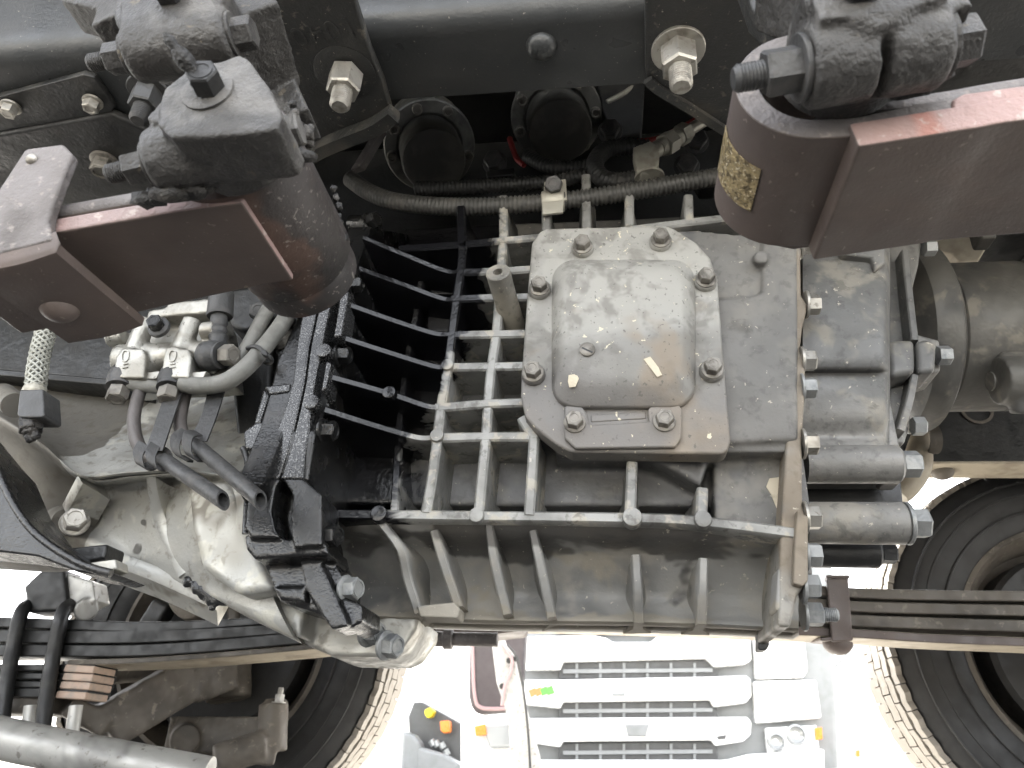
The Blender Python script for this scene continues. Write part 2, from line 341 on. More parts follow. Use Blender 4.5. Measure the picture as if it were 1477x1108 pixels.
def tube(pts, r, seg=14, n=10, ring=None, cap=True, inner=None):
    """r number or function of 0..1; ring=(pitch, amount) makes a corrugated pipe; inner = open end bore"""
    P = crom(pts, n) if n > 1 else [V(p) for p in pts]
    if ring:
        L = [0]
        for i in range(1, len(P)): L.append(L[-1] + (P[i]-P[i-1]).length)
        Q, st = [], ring[0]/4; j = 0; q = 0.
        while q < L[-1]:
            while L[j+1] < q: j += 1
            t = (q-L[j])/max(L[j+1]-L[j], 1e-9); Q.append(P[j].lerp(P[j+1], t)); q += st
        P = Q
    vs, fs = [], []; nrm = None; N = len(P)
    for i, p in enumerate(P):
        d = (P[min(i+1, N-1)] - P[max(i-1, 0)]).normalized()
        if nrm is None: nrm = d.orthogonal().normalized()
        nrm = (nrm - d*nrm.dot(d)).normalized(); b = d.cross(nrm)
        rr = r(i/(N-1)) if callable(r) else r
        if ring: rr *= 1 + ring[1]*(1 if i % 4 in (1, 2) else -1)
        for k in range(seg):
            a = 2*math.pi*k/seg; vs.append(p + (nrm*math.cos(a) + b*math.sin(a))*rr)
    for i in range(N-1):
        for k in range(seg):
            a, b = i*seg+k, i*seg+(k+1) % seg; fs.append((a, b, b+seg, a+seg))
    if cap: fs.append(tuple(range(seg-1, -1, -1))); fs.append(tuple((N-1)*seg+k for k in range(seg)))
    return vs, fs
def sheet(rows, n=6, thick=.01, axis=(0, 1, 0)):
    """lofted plate through rows of points, with thickness along axis"""
    g = [crom(r, n) for r in rows]; m = len(g[0])
    cols = [crom([g[i][j] for i in range(len(g))], n) for j in range(m)]; k = len(cols[0]); a = V(axis)*thick
    vs = [cols[j][i] for j in range(m) for i in range(k)]; q = len(vs); vs = vs + [v+a for v in vs]; fs = []
    for j in range(m-1):
        for i in range(k-1):
            x = j*k+i; fs.append((x, x+1, x+k+1, x+k)); fs.append((q+x, q+x+k, q+x+k+1, q+x+1))
    for i in range(k-1):
        fs.append((i, i+q, i+1+q, i+1)); x = (m-1)*k+i; fs.append((x, x+1, x+1+q, x+q))
    for j in range(m-1):
        x = j*k; fs.append((x, x+k, x+k+q, x+q)); x += k-1; fs.append((x, x+q, x+k+q, x+k))
    return vs, fs
def rib(front, depth, t, flare=1.8, n=5):
    """thin cast web: front edge through points, running back by depth (vector), thicker at its root"""
    F = crom(front, n) if n > 1 else [V(p) for p in front]; D = V(depth); vs, fs = [], []; N = len(F)
    prof = ((-.32, 0), (-.5, .03), (-.55, .6), (-.5*flare, 1), (.5*flare, 1), (.55, .6), (.5, .03), (.32, 0)); k = len(prof)
    for i, p in enumerate(F):
        d = (F[min(i+1, N-1)]-F[max(i-1, 0)]).normalized(); s = d.cross(D).normalized()
        for a, h in prof: vs.append(p + s*(a*t) + D*h)
    for i in range(N-1):
        for j in range(k):
            a, b = i*k+j, i*k+(j+1) % k; fs.append((a, b, b+k, a+k))
    fs.append(tuple(range(k-1, -1, -1))); fs.append(tuple((N-1)*k+j for j in range(k)))
    return vs, fs
def rrect(x0, y0, x1, y1, r, n=5):
    out = []
    for cx, cy, a0 in ((x1-r, y0+r, -90), (x1-r, y1-r, 0), (x0+r, y1-r, 90), (x0+r, y0+r, 180)):
        for k in range(n+1):
            a = R(a0+90*k/n); out.append((cx+r*math.cos(a), cy+r*math.sin(a)))
    return out
def blob(c, r, seed=0, sub=3, amp=.35, freq=2.2, sc=(1, 1, 1)):
    bm = bmesh.new(); bmesh.ops.create_icosphere(bm, subdivisions=sub, radius=1); vs = []
    for v in bm.verts:
        k = 1 + amp*mnoise.noise(v.co*freq + V((seed*3.1, seed, 0))) + amp*.5*mnoise.noise(v.co*freq*2.3 + V((seed, 0, seed)))
        vs.append(V(c) + V((v.co.x*sc[0], v.co.y*sc[1], v.co.z*sc[2]))*(r*k))
    bm.verts.index_update(); fs = [tuple(v.index for v in f.verts) for f in bm.faces]; bm.free(); return vs, fs

# ---- fasteners: built once (axis +Z, across flats = 1), shared by all copies
def hexring(r, h, ch=0):
    return [V((r*math.cos(R(60*k+30)), r*math.sin(R(60*k+30)), h)) for k in range(6)]
def fast(kind):
    """unit fastener, hex across corners ~1.15"""
    P = []
    def loft(rings):
        vs = [v for r in rings for v in r]; n = len(rings[0]); fs = [(i*n+k, i*n+(k+1) % n, (i+1)*n+(k+1) % n, (i+1)*n+k) for i in range(len(rings)-1) for k in range(n)]
        fs.append(tuple(range(n-1, -1, -1))); fs.append(tuple((len(rings)-1)*n+k for k in range(n))); return vs, fs
    Z = V((0, 0, 1)); O = V((0, 0, 0))
    if kind in ('flange', 'washer', 'nut', 'stud', 'plain', 'cup'):
        if kind == 'flange' or kind == 'cup': P.append(lathe([(.70, -.05), (.72, .03), (.70, .10), (.56, .17)], O, Z, 28))
        if kind in ('washer', 'nut'): P.append(lathe([(.78, -.02), (.80, .02), (.80, .10), (.78, .12)], O, Z, 28))
        h = .78 if kind not in ('nut', 'stud') else .92
        P.append(loft([hexring(.575, .08), hexring(.575, h-.07), hexring(.52, h)]))
        if kind == 'flange' or kind == 'plain': P.append(lathe([(.40, h-.01), (.40, h+.03), (.30, h+.03), (.26, h-.02), (.0, h-.02)], O, Z, 20))
        if kind == 'cup': P.append(lathe([(.44, h-.02), (.44, h+.06), (.34, h+.06), (.3, h-.12), (0, h-.12)], O, Z, 20))
        if kind in ('nut', 'stud'):
            pr = []; z = h-.02
            for i in range(8): pr += [(.31, z), (.34, z+.03), (.34, z+.045), (.31, z+.075)]; z += .085
            pr += [(.31, z), (.25, z+.07), (.0, z+.07)]; P.append(lathe(pr, O, Z, 20))
    if kind == 'socket':
        P.append(lathe([(.5, 0), (.5, .7), (.46, .76), (.30, .76), (.27, .55), (0, .55)], O, Z, 24))
    if kind == 'dome':
        P.append(lathe([(.5, -.02)] + [(.5*math.cos(R(a)), .40*math.sin(R(a))) for a in range(0, 91, 10)], O, Z, 28))
    if kind == 'boss':
        P.append(lathe([(.52, -.5), (.5, .0), (.47, .10), (.42, .12), (0, .12)], O, Z, 24))
    return join(*P)
FM = {}
def bolt(kind, pos, d, s, mat, parent=None, name='bolt', spin=None):
    k = (kind, mat.name)
    if k not in FM:
        vs, fs = fast(kind); me = bpy.data.meshes.new(kind); me.from_pydata([tuple(v) for v in vs], [], fs)
        bm = bmesh.new(); bm.from_mesh(me); bmesh.ops.recalc_face_normals(bm, faces=bm.faces); bm.to_mesh(me); bm.free()
        me.materials.append(mat); smooth(me, 32); FM[k] = me
    o = link(name, FM[k], pos, parent)
    from mathutils import Quaternion
    q = V(d).normalized().to_track_quat('Z', 'Y') @ Quaternion((0, 0, 1), random.uniform(0, 1) if spin is None else spin)
    o.rotation_mode = 'QUATERNION'; o.rotation_quaternion = q; o.scale = (s, s, s); return o
NY = V((0, -1, 0)); PX = V((1, 0, 0)); NX = V((-1, 0, 0)); PZ = V((0, 0, 1)); NZ = V((0, 0, -1)); PY = V((0, 1, 0))

# ================================================================== SETTING
gr = obj('ground', box((0, 40, -.05), (240, 240, .1)), M_conc); tag(gr, 'pale concrete yard behind the truck', None, kind='structure')
gr = obj('bounce_strip', box((0, .5, -.01), (30, 2.2, .03)), M_unseen_strip); tag(gr, 'unseen dark asphalt strip added under the truck to cut ground bounce', None, kind='structure')  # unseen strip, added dark to cut the light bouncing up

# ------------------------------------------------------------------ near chassis rail (channel, underside flange seen from below)
RZ = .778
rail = thing('chassis_rail', (0, .48, RZ), 'long black painted frame rail with domed rivet along the top edge', 'frame rail')
def rail_prof(x):
    pts = [(.53, RZ), (.53, RZ+.008), (.455, RZ+.008), (.449, RZ+.012), (.446, RZ+.020), (.446, RZ+.26), (.53, RZ+.26), (.53, RZ+.268), (.446, RZ+.268)]
    arc = [(.46-.022*math.sin(R(a)), RZ+.022-.022*math.cos(R(a))) for a in range(90, -1, -15)]
    return [V((x, y, z)) for y, z in pts + [(.438, RZ+.262), (.438, RZ+.03)] + arc]
a = rail_prof(-1.6); b = rail_prof(1.6); n = len(a)
obj('rail_beam', (a+b, [tuple(range(n)), tuple(range(2*n-1, n-1, -1))] + [(i, (i+1) % n, (i+1) % n+n, i+n) for i in range(n)]), M_rail, rail)
bolt('dome', uz(781, 66, RZ), NZ, .030, M_rail, rail, 'rivet')
# bolted plate on the rail at the left
pp = [(-40, 150), (120, 108), (136, 112), (166, 155), (160, 162), (-40, 205)]
pl = obj('mounting_plate', prism([uz(x, y, RZ-.008) for x, y in pp], (0, 0, .0075)), M_black, rail, .0015)
for x, y in ((16, 154), (134, 147)): bolt('flange', uz(x, y, RZ-.010), NZ, .0145, M_bolt, pl)
# lower cross plate with the big capped bolt
cp = thing('crossmember_plate', uz(60, 220, RZ-.03), 'black crossmember plate with round capped bolt behind left spring', 'crossmember')
obj('plate', prism([uz(x, y, RZ-.012) for x, y in ((-60, 205), (160, 165), (215, 190), (240, 290), (-60, 330))], (0, 0, .011)), M_black, cp, .004)
bolt('cup', uz(151, 232, RZ-.013), NZ, .022, M_dirtbolt, cp)

# ================================================================== GEARBOX
YF = .66
gb = thing('gearbox', (-.03, .85, .27), 'ribbed cast gearbox case with square bolted side cover, stained with oil', 'gearbox')
P = lambda x, y, Y=YF: uy(x, y, Y)
cast = []
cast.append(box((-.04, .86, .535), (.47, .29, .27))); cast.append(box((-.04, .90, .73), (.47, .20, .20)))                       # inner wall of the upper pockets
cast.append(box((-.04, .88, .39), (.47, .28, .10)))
# solid flank right of and behind the cover
cast.append(ppx([(800, 345), (1000, 332), (1062, 338), (1150, 330), (1152, 640), (1140, 652), (800, 652)], .668, .08))
cast.append(ppx([(1030, 430), (1090, 425), (1100, 418), (1100, 340), (1150, 335), (1152, 634), (1030, 640)], .661, .03))
cast.append(ppx([(1030, 640), (1150, 645), (1160, 775), (1030, 770)], .692, .06))
cast.append(ppx([(850, 640), (1030, 640), (1010, 700), (960, 672)], .682, .05))
cast.append(cyl(P(1098, 371, .664)+V((0, .01, 0)), P(1098, 371, .650), .008))
cast.append(cyl(P(1070, 474, .68), P(1070, 474, .6585), .0085))
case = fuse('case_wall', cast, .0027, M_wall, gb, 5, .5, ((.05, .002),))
# webs
D7 = (0, .075, 0)
WN = [0]
def web(pts, t=.0102, d=.065, name='rib', m=None, fl=2.0, n=5):
    WN[0] += 1; off = V((0, (WN[0]*5 % 13)*.00022, 0))        # castings are never dead flush
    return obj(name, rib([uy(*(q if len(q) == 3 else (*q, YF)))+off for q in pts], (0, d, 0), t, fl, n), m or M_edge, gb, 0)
# upright webs
for pts in ([(668, 340), (664, 385), (658, 429), (651, 481), (645, 527), (635, 587), (630, 628), (622, 690), (613, 738)],
            [(726, 335), (722, 385), (719, 430), (715, 480), (708, 527), (703, 580), (700, 628), (694, 690), (689, 742)],
            [(770, 628), (767, 680), (763, 742)], [(912, 665, .664), (909, 746)], [(1014, 702, .672), (1012, 752)],
            [(664, 296), (665, 350)], [(725, 280), (726, 342)], [(787, 290), (788, 337)], [(845, 250), (846, 332)], [(908, 270), (908, 328)], [(993, 280), (994, 322)],
            [(752, 600), (770, 630)]): web(pts)
web([(612, 370, .685), (600, 450, .685), (585, 530, .685), (575, 620, .68), (571, 690, .672), (568, 740, .664)], .0085, .06)
# level webs
web([(575, 357), (668, 350), (768, 341), (870, 333), (980, 320), (1095, 306)], .010)
for pts in ([(657, 390), (722, 388), (768, 385)], [(650, 430), (710, 428), (768, 427)], [(647, 481), (715, 480), (760, 479)], [(640, 527), (708, 526), (758, 525)],
            [(627, 587), (703, 581), (758, 579)], [(622, 630), (700, 628), (772, 628)], [(660, 452, .69), (720, 450, .69)]): web(pts)
# slanting webs that run from the front flange into the lattice
for pts in ([(523, 341, .615), (580, 365, .64), (640, 389), (660, 390)], [(517, 385, .61), (580, 408, .64), (635, 428), (652, 430)],
            [(501, 438, .61), (560, 459, .635), (625, 480), (648, 481)], [(492, 485, .61), (560, 507, .635), (625, 527), (642, 527)],
            [(475, 543, .61), (557, 566, .64), (613, 585), (632, 587)], [(468, 590, .61), (540, 613, .638), (600, 630), (624, 630)]):
    web(pts, .0075, .11, m=M_edge)
# lower edge web of the lattice
web([(486, 740, .655), (546, 741), (690, 743), (910, 746), (1012, 751), (1152, 768)], .011, .09, m=M_edge)
for x, y, s in ((645, 526, 17), (630, 628, 19), (546, 741, 23), (687, 743, 21), (912, 746, 27), (1014, 749, 24), (561, 566, 19)):
    p = P(x, y, YF-.001 if x != 561 else .639); bolt('boss', p, NY, s*mpp(p)*1.05, M_edge, gb, 'boss')
# tall hollow stud
p0, p1 = P(740, 470, .69), P(718, 392, .615)
obj('stud', lathe([(.0135, 0), (.0125, (p1-p0).length*.5), (.0128, (p1-p0).length-.001), (.0118, (p1-p0).length), (.005, (p1-p0).length), (.0045, (p1-p0).length-.012), (0, (p1-p0).length-.012)], p0, p1-p0, 26), M_case, gb)
# little back panels seen inside the left pockets
for x0, y0, x1, y1 in ((620, 407, 656, 424), (676, 405, 708, 425), (617, 455, 650, 478), (630, 376, 660, 386)):
    obj('cast_pad', ppx(rrect(x0, y0, x1, y1, 4, 3), .7, .02), M_wall, gb, .002)
# ---- sump with curved fins
def sp(x, y): return uy(x, y, .675 + .075*max(0, min(1, (y-752)/80))**.6 if y < 900 else .76)
rows = [[uy(x, y+o, Y) for x, o in ((488, -8), (600, -4), (720, 0), (900, 2), (1040, 6), (1152, 12))] for y, Y in ((750, .668), (770, .684), (800, .722), (850, .745), (880, .742), (897, .735), (902, .78), (905, .95))]
obj('sump', sheet(rows, 5, .03), M_sump, gb)
for pts in ([(548, 752, .668), (577, 792, .672), (587, 834, .69), (603, 884, .705)], [(626, 765, .672), (639, 811, .685), (661, 876, .71)], [(705, 756, .672), (713, 811, .685), (731, 886, .712)],
            [(768, 765, .676), (779, 814, .686), (795, 890, .712)], [(917, 800, .69), (920, 850, .694), (922, 898, .715)], [(1015, 805, .69), (1014, 850, .694), (1013, 900, .715)]):
    obj('rib', rib([uy(*q) for q in pts], (.0, .065, 0), .0085, 3.2, 6), M_sump, gb)
obj('sump_lip', prism([uy(x, y, .70) for x, y in ((600, 874), (655, 868), (664, 878), (660, 892), (606, 890))], (0, .03, 0)), M_sump, gb, .002)
obj('drain_tab', prism([uy(x, y, .76) for x, y in ((1094, 908), (1110, 908), (1110, 930), (1106, 938), (1094, 938))], (0, .02, 0)), M_black, gb, .002)
# ---- rear joint flange (plate across the axis) with bolts
XR = .192
pr = [(1136, 338), (1150, 334), (1157, 352), (1155, 375), (1156, 425), (1166, 440), (1158, 470), (1154, 505), (1162, 520), (1161, 575), (1157, 640), (1158, 730), (1165, 748), (1164, 800), (1160, 845), (1150, 860), (1140, 905), (1122, 903), (1126, 770), (1134, 640), (1136, 500)]
obj('rear_flange', ppx(pr, .664, .10), M_case, gb, .003, 3)
for x, y in ((1157, 355), (1165, 440), (1158, 521), (1158, 560), (1160, 640), (1163, 747), (1163, 800), (1160, 846)):
    p = uy(x-4, y, .672); bolt('washer', p, PX, .0185, M_bolt if y not in (560, 800, 846) else M_bluebolt, gb)
pf = [(1150, 735), (1166, 745), (1166, 838), (1158, 846), (1144, 842), (1146, 790)]
obj('flange_lug', ppx(pf, .655, .03), M_case, gb, .002)
obj('flange_lug', ppx([(1122, 820), (1140, 812), (1142, 860), (1132, 884), (1118, 880)], .665, .03), M_sump, gb, .003)
p = ux(1168, 888, XR+.004); s = bolt('nut', uy(1158, 886, .70), PX, .018, M_bluebolt, gb, 'stud_nut')
# ---- side cover
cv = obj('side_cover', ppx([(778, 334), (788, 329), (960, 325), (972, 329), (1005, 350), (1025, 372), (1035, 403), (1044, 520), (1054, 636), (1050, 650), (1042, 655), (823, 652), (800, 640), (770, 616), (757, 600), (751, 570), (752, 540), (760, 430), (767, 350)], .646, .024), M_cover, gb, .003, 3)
def ring(x0, y0, x1, y1, r, Y, k=0): return [uy(x, y, Y) for x, y in rrect(x0, y0, x1, y1, r, 6)]
rings = [ring(795, 374, 1004, 592, 34, .6475), ring(798, 377, 1001, 588, 34, .640), ring(806, 383, 990, 560, 36, .629), ring(813, 388, 984, 544, 36, .6255), ring(830, 402, 968, 525, 30, .6245)]
n = len(rings[0]); vs = [v for r in rings for v in r]
fs = [(i*n+k, i*n+(k+1) % n, (i+1)*n+(k+1) % n, (i+1)*n+k) for i in range(len(rings)-1) for k in range(n)] + [tuple((len(rings)-1)*n+k for k in range(n)), tuple(range(n-1, -1, -1))]
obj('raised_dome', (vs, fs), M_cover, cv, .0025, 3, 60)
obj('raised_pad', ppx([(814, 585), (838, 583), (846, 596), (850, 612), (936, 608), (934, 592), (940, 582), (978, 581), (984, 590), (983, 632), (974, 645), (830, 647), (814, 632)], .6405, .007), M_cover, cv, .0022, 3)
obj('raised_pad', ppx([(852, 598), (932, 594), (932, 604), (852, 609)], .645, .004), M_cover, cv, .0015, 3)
CB = ((840, 355), (953, 346), (778, 415), (1018, 403), (769, 538), (1027, 533), (829, 610), (958, 608))
for i, (x, y) in enumerate(CB):
    p = uy(x, y, .6405)
    if i in (6, 7): p = uy(x, y, .640)
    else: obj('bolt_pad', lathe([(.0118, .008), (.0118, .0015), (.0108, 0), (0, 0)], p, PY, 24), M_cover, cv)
    bolt('flange', p, NY, .0148, M_dirtbolt, cv, spin=.3)
p = uy(847, 505, .6245)
pg = obj('plug', lathe([(.0075, .004), (.0075, -.002), (.0065, -.0028), (0, -.0028)], p, PY, 24), M_dirtbolt, cv)
sl = uy(847, 505, .6216); obj('plug_slot', bar(sl+V((-.0052, 0, .0028)), sl+V((.0052, 0, -.0028)), .0004, .0016), M_black, cv)
for pts in ([(928, 518), (938, 514), (950, 530), (955, 541), (948, 544), (938, 531)], [(820, 541), (832, 539), (835, 546), (830, 558), (821, 559), (819, 550)]):
    Yp = .6243 if pts[0][0] > 900 else .6265
    obj('paint_flake', ppx(pts, Yp-.0006, .0012), M_flake, cv, .0003, 1)
# light scab on the rear flange
fl = [uy(x+random.uniform(-2, 2), y, .6905) for x, y in ((1108, 690), (1126, 688), (1131, 704), (1133, 724), (1140, 736), (1142, 752), (1128, 746), (1118, 730), (1113, 712), (1105, 702))]
obj('paint_flake', prism(fl, (0, .0016, 0)), M_flake, gb, .0004, 1)
# ---- front joint flange, black with oil
XA = -.268
pr = [(502, 398), (500, 432), (492, 487), (486, 498), (474, 530), (468, 578), (458, 596), (448, 617), (437, 687), (463, 722), (463, 760), (476, 785), (490, 800), (500, 838), (520, 880), (532, 912), (552, 932)]
out = [ux(x, y, XA) for x, y in pr]; out = [V((XA, v.y+.012, v.z)) for v in out]
top = [V((XA, .80, .82)), V((XA, .66, .72))]
far = [V((XA, 1.0, .27)), V((XA, 1.12, .45)), V((XA, 1.0, .82))]
obj('front_flange', prism(top + out + far, (-.028, 0, 0)), M_oilpaint, gb, .003, 3)
S_ = [(472, 398), (463, 430), (448, 500), (441, 552), (433, 590), (421, 640), (407, 682), (403, 691)]
obj('flange_rim', ppx(S_ + [(437, 691), (441, 650), (447, 617), (448, 592), (453, 560), (465, 497), (468, 480), (479, 430), (487, 400)], .606, .04), M_oily, gb, .002, 3)
for x, y, Y, s in ((476, 774, .622, .0175), (505, 850, .645, .0175)): bolt('cup', uy(x-6, y, Y), (1, -.35, 0), s, M_oilbolt if y < 800 else M_bluebolt, gb, spin=.2)
for x, y, s in ((512, 411, .016), (493, 513, .0165), (470, 622, .0175)):
    bolt('cup', ux(x-6, y, XA+.0005), PX, s, M_oilbolt if y < 800 else M_bluebolt, gb, spin=.2)
for x, y in ((538, 912), (564, 931)): bolt('cup', uy(x-8, y, .722), (1, -.45, -.1), .0195, M_bluebolt, gb, spin=.2)
for x, y in ((467, 506), (449, 580)):
    bolt('boss', uy(x, y, .6045), NY, .0155, M_oily, gb, 'boss')
# raised pads and groove along the rim
for pts in ([(497, 402), (503, 424), (492, 486), (480, 486), (490, 426)], [(478, 522), (470, 560), (462, 566), (470, 520)]):
    obj('rim_pad', ppx(pts, .602, .03), M_oily, gb, .003, 3)

# ================================================================== CLUTCH HOUSING
bh = thing('clutch_housing', (-.45, .85, .27), 'pale cast aluminium clutch housing with ribs left of the oily black flange', 'clutch housing')
C7 = (-30, 58, 115, 185, 248, 320, 385)
rows = [[(-30, 490, .80), (60, 505, .80), (115, 515, .80), (190, 525, .80), (250, 530, .80), (320, 545, .78), (395, 560, .74)],
        [(-30, 560, .72), (60, 590, .72), (125, 610, .72), (190, 620, .72), (250, 620, .72), (320, 620, .71), (390, 615, .70)],
        [(-30, 575, .665), (58, 630, .660), (115, 674, .655), (182, 672, .655), (248, 668, .655), (320, 675, .66), (378, 680, .655)],
        [(-30, 590, .655), (58, 641, .648), (115, 687, .645), (182, 684, .645), (248, 680, .645), (318, 686, .65), (372, 692, .65)],
        [(-30, 620, .672), (55, 662, .675), (114, 700, .70), (182, 698, .70), (246, 694, .69), (310, 702, .665), (366, 715, .652)],
        [(-30, 720, .70), (60, 745, .705), (118, 755, .72), (182, 760, .71), (252, 765, .69), (312, 770, .665), (360, 772, .652)],
        [(-30, 790, .74), (70, 806, .745), (156, 796, .715), (205, 812, .715), (262, 828, .70), (335, 848, .685), (392, 858, .68)],
        [(-30, 815, .80), (75, 822, .80), (165, 806, .74), (225, 830, .74), (296, 858, .72), (362, 893, .71), (428, 925, .71)],
        [(-30, 815, .95), (90, 815, .95), (180, 810, .9), (235, 830, .9), (300, 850, .9), (370, 880, .9), (440, 915, .9)]]
obj('housing_shell', sheet([[uy(*q) for q in r] for r in rows], 5, .012), M_bell, bh, ang=60)
for pts, t in (([(115, 690, .650), (92, 734, .677)], .013), ([(216, 686, .656), (228, 745, .690), (264, 828, .697)], .012),
               ([(150, 800, .708), (225, 828, .708), (300, 862, .703)], .014)):
    obj('rib', rib([uy(*q) for q in pts], (0, .045, 0), t, 1.5 if pts[0][0] == 115 else 3.0, 6), M_bell, bh)
# side block towards the flange and the lower ear
obj('side_block', ppx([(268, 692), (330, 690), (352, 735), (362, 775), (396, 850), (345, 858), (290, 820), (275, 760)], .655, .06), M_bell, bh, .008, 4)
ear = [(300, 858), (330, 830), (345, 835), (386, 838), (405, 862), (456, 880), (500, 905), (522, 900), (557, 889), (604, 890), (600, 908), (579, 938), (557, 948), (475, 946), (434, 926), (425, 906), (362, 876)]
fuse('lower_ear', [ppx(ear, .735, .10), ppx([(340, 832), (386, 838), (405, 864), (440, 880), (432, 922), (400, 895), (350, 862)], .70, .1)], .0025, M_bell, bh, 5, .5, ((.02, .003), (.008, .0012)))
p = uy(96, 760, .685); obj('boss', lathe([(.017, .04), (.015, 0), (.0135, -.012), (0, -.012)], uy(92, 752, .70), uy(86, 748, .72)-uy(110, 754, .66), 24), M_bell, bh)
bolt('cup', uy(108, 754, .668), (.55, -.8, .1), .0195, M_bolt, bh)
# oily clevis block and strap of the flange, in front of the housing
obj('bell_flange', prism([V((-.2985, ux(x, y, -.2985).y+.014, ux(x, y, -.2985).z)) for x, y in ((455, 400), (461, 432), (428, 508), (416, 560), (404, 606), (372, 684), (367, 690))] + [V((-.2985, .68, .34)), V((-.2985, 1.0, .32)), V((-.2985, 1.1, .45)), V((-.2985, 1.0, .82)), V((-.2985, .80, .82)), V((-.2985, .70, .73))], (-.026, 0, 0)), M_oilpaint, bh, .003, 3)
obj('flange_rim', ppx([(447, 400), (441, 423), (428, 500), (422, 552), (414, 580), (396, 630), (376, 677), (368, 691), (401, 691), (405, 682), (419, 640), (431, 590), (439, 552), (446, 500), (461, 430), (470, 398)], .6065, .04), M_oily, bh, .002, 3)
obj('window_lug', join(ppx([(379, 556), (420, 552), (416, 566), (388, 570)], .610, .03), ppx([(379, 560), (388, 568), (374, 612), (365, 612)], .610, .03), ppx([(370, 608), (405, 606), (396, 640), (386, 652), (352, 648), (350, 622)], .610, .03)), M_oily, bh, .003, 3)
obj('window_lug', ppx([(400, 508), (412, 500), (418, 552), (396, 556)], .62, .02), M_oily, bh, .003, 3)
obj('edge_bead', tube([uy(x, y, .612) for x, y in ((350, 646), (356, 662), (359, 690), (356, 730), (354, 770))], .003, 10, 8), M_oilpaint, bh)
cl = [ppx([(358, 690), (403, 690), (396, 706), (391, 738), (397, 764), (404, 776), (362, 776), (353, 762), (356, 730)], .606, .05),
      ppx([(406, 690), (437, 690), (464, 713), (464, 786), (425, 790), (420, 772), (421, 712)], .606, .05),
      ppx([(352, 772), (470, 782), (474, 800), (366, 806), (354, 792)], .612, .06), ppx([(385, 690), (445, 690), (445, 780), (385, 780)], .640, .03),
      ppx([(366, 800), (472, 796), (493, 830), (491, 858), (522, 872), (522, 897), (499, 908), (456, 884), (404, 868), (396, 852), (380, 812)], .640, .06),
      ppx([(428, 790), (454, 790), (503, 902), (478, 908), (442, 852)], .628, .04), ppx([(392, 846), (438, 846), (440, 868), (404, 866)], .630, .05)]
fuse('lower_flange', cl, .0018, M_oilpaint, bh, 5, .5)
# oil hanging in drops from the lower edge
dr = [blob(uy(x, y, .70), r, i, 2, .3, 2, (1, .6, 1.2)) for i, (x, y, r) in enumerate(((272, 838, .006), (284, 846, .007), (296, 852, .008), (306, 858, .009), (308, 868, .006), (316, 862, .007), (326, 864, .006), (306, 876, .004)))]
tag(fuse('oil_drip', dr, .0016, M_oilpaint, bh, 2), 'black oil drops under the housing edge')
er = thing('flywheel_ring', uy(20, 790, .60), 'oily black flywheel housing rim curving through the lower left', 'engine rim')
obj('rim', ppx([(-60, 600), (-20, 650), (0, 672), (22, 726), (54, 770), (114, 811), (166, 827), (150, 831), (108, 824), (54, 803), (0, 796), (-60, 790)], .585, .05), M_oilpaint, er, .003, 3)
obj('rim_lip', tube([uy(x, y, .583) for x, y in ((-40, 630), (-10, 668), (20, 728), (54, 772), (114, 812), (160, 827))], .0035, 10, 8), M_oilpaint, er)
obj('rim_pocket', ppx([(98, 790), (155, 784), (150, 806), (120, 812)], .63, .03), M_dark, er, .003)
obj('rim_tab', ppx([(123, 812), (166, 806), (168, 820), (150, 826)], .60, .02), M_bell, er, .002)
eb = thing('engine_side', uy(180, 500, .75), 'dark engine casing with bright ledge behind the valve block', 'engine')
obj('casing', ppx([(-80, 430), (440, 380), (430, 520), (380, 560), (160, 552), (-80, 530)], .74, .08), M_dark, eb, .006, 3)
obj('ledge', ppx([(-80, 524), (0, 532), (160, 546), (200, 550), (200, 562), (160, 556), (0, 542), (-80, 534)], .715, .04), M_dark, eb, .002)
obj('mount', ppx([(300, 420), (395, 405), (410, 455), (352, 480), (332, 470)], .66, .06), M_dark, eb, .008, 3)
obj('bracket_block', ppx([(330, 520), (395, 500), (385, 680), (345, 680)], .70, .05), M_dark, eb, .006, 3)
bolt('plain', uy(374, 453, .655), (.3, -.8, -.2), .018, M_fit, eb)

# ================================================================== REAR HOUSING AND DRUM
rh = thing('rear_housing', (.25, .9, .33), 'blue grey cast rear housing bolted to the gearbox end', 'gearbox housing')
cols = (1158, 1172, 1215, 1260, 1278, 1284)
rows = [(338, .86), (350, .74), (366, .715), (420, .70), (480, .698), (528, .702), (538, .715), (560, .716), (600, .722), (628, .735), (640, .732), (660, .735), (700, .79), (735, .86)]
obj('housing_shell', sheet([[uy(x, y, Y+(.0 if x < 1270 else .004 if x < 1282 else .03)) for x in cols] for y, Y in rows], 3, .03), M_rear, rh, ang=50)
obj('top_lug', ppx([(1212, 352), (1278, 355), (1278, 378), (1268, 386), (1262, 392), (1258, 372), (1215, 366)], .70, .05), M_rear, rh, .004, 3)
bolt('plain', uy(1255, 349, .73), PZ, .02, M_bluebolt, rh)
def barrel(x0, x1, y, Y, r, m, hs, slope=0, kind='plain', mb=None):
    a = uy(x0, y, Y); b = uy(x1, y+slope, Y); b.y = a.y; b.z = a.z; L = (b-a).length
    obj('bolt_boss', lathe([(r, 0), (r, L-.003), (r-.003, L)], a, PX, 28), m, rh); bolt(kind, b, PX, hs, mb or M_bluebolt, rh)
barrel(1160, 1298, 670, .735, .0195, M_rear, .0235); barrel(1160, 1306, 754, .74, .0205, M_rear, .026, kind='washer'); barrel(1160, 1268, 796, .80, .016, M_black, .020, mb=M_black)
obj('recess_web', ppx([(1160, 700), (1300, 690), (1305, 740), (1160, 740)], .80, .05), M_dark, rh, .003)
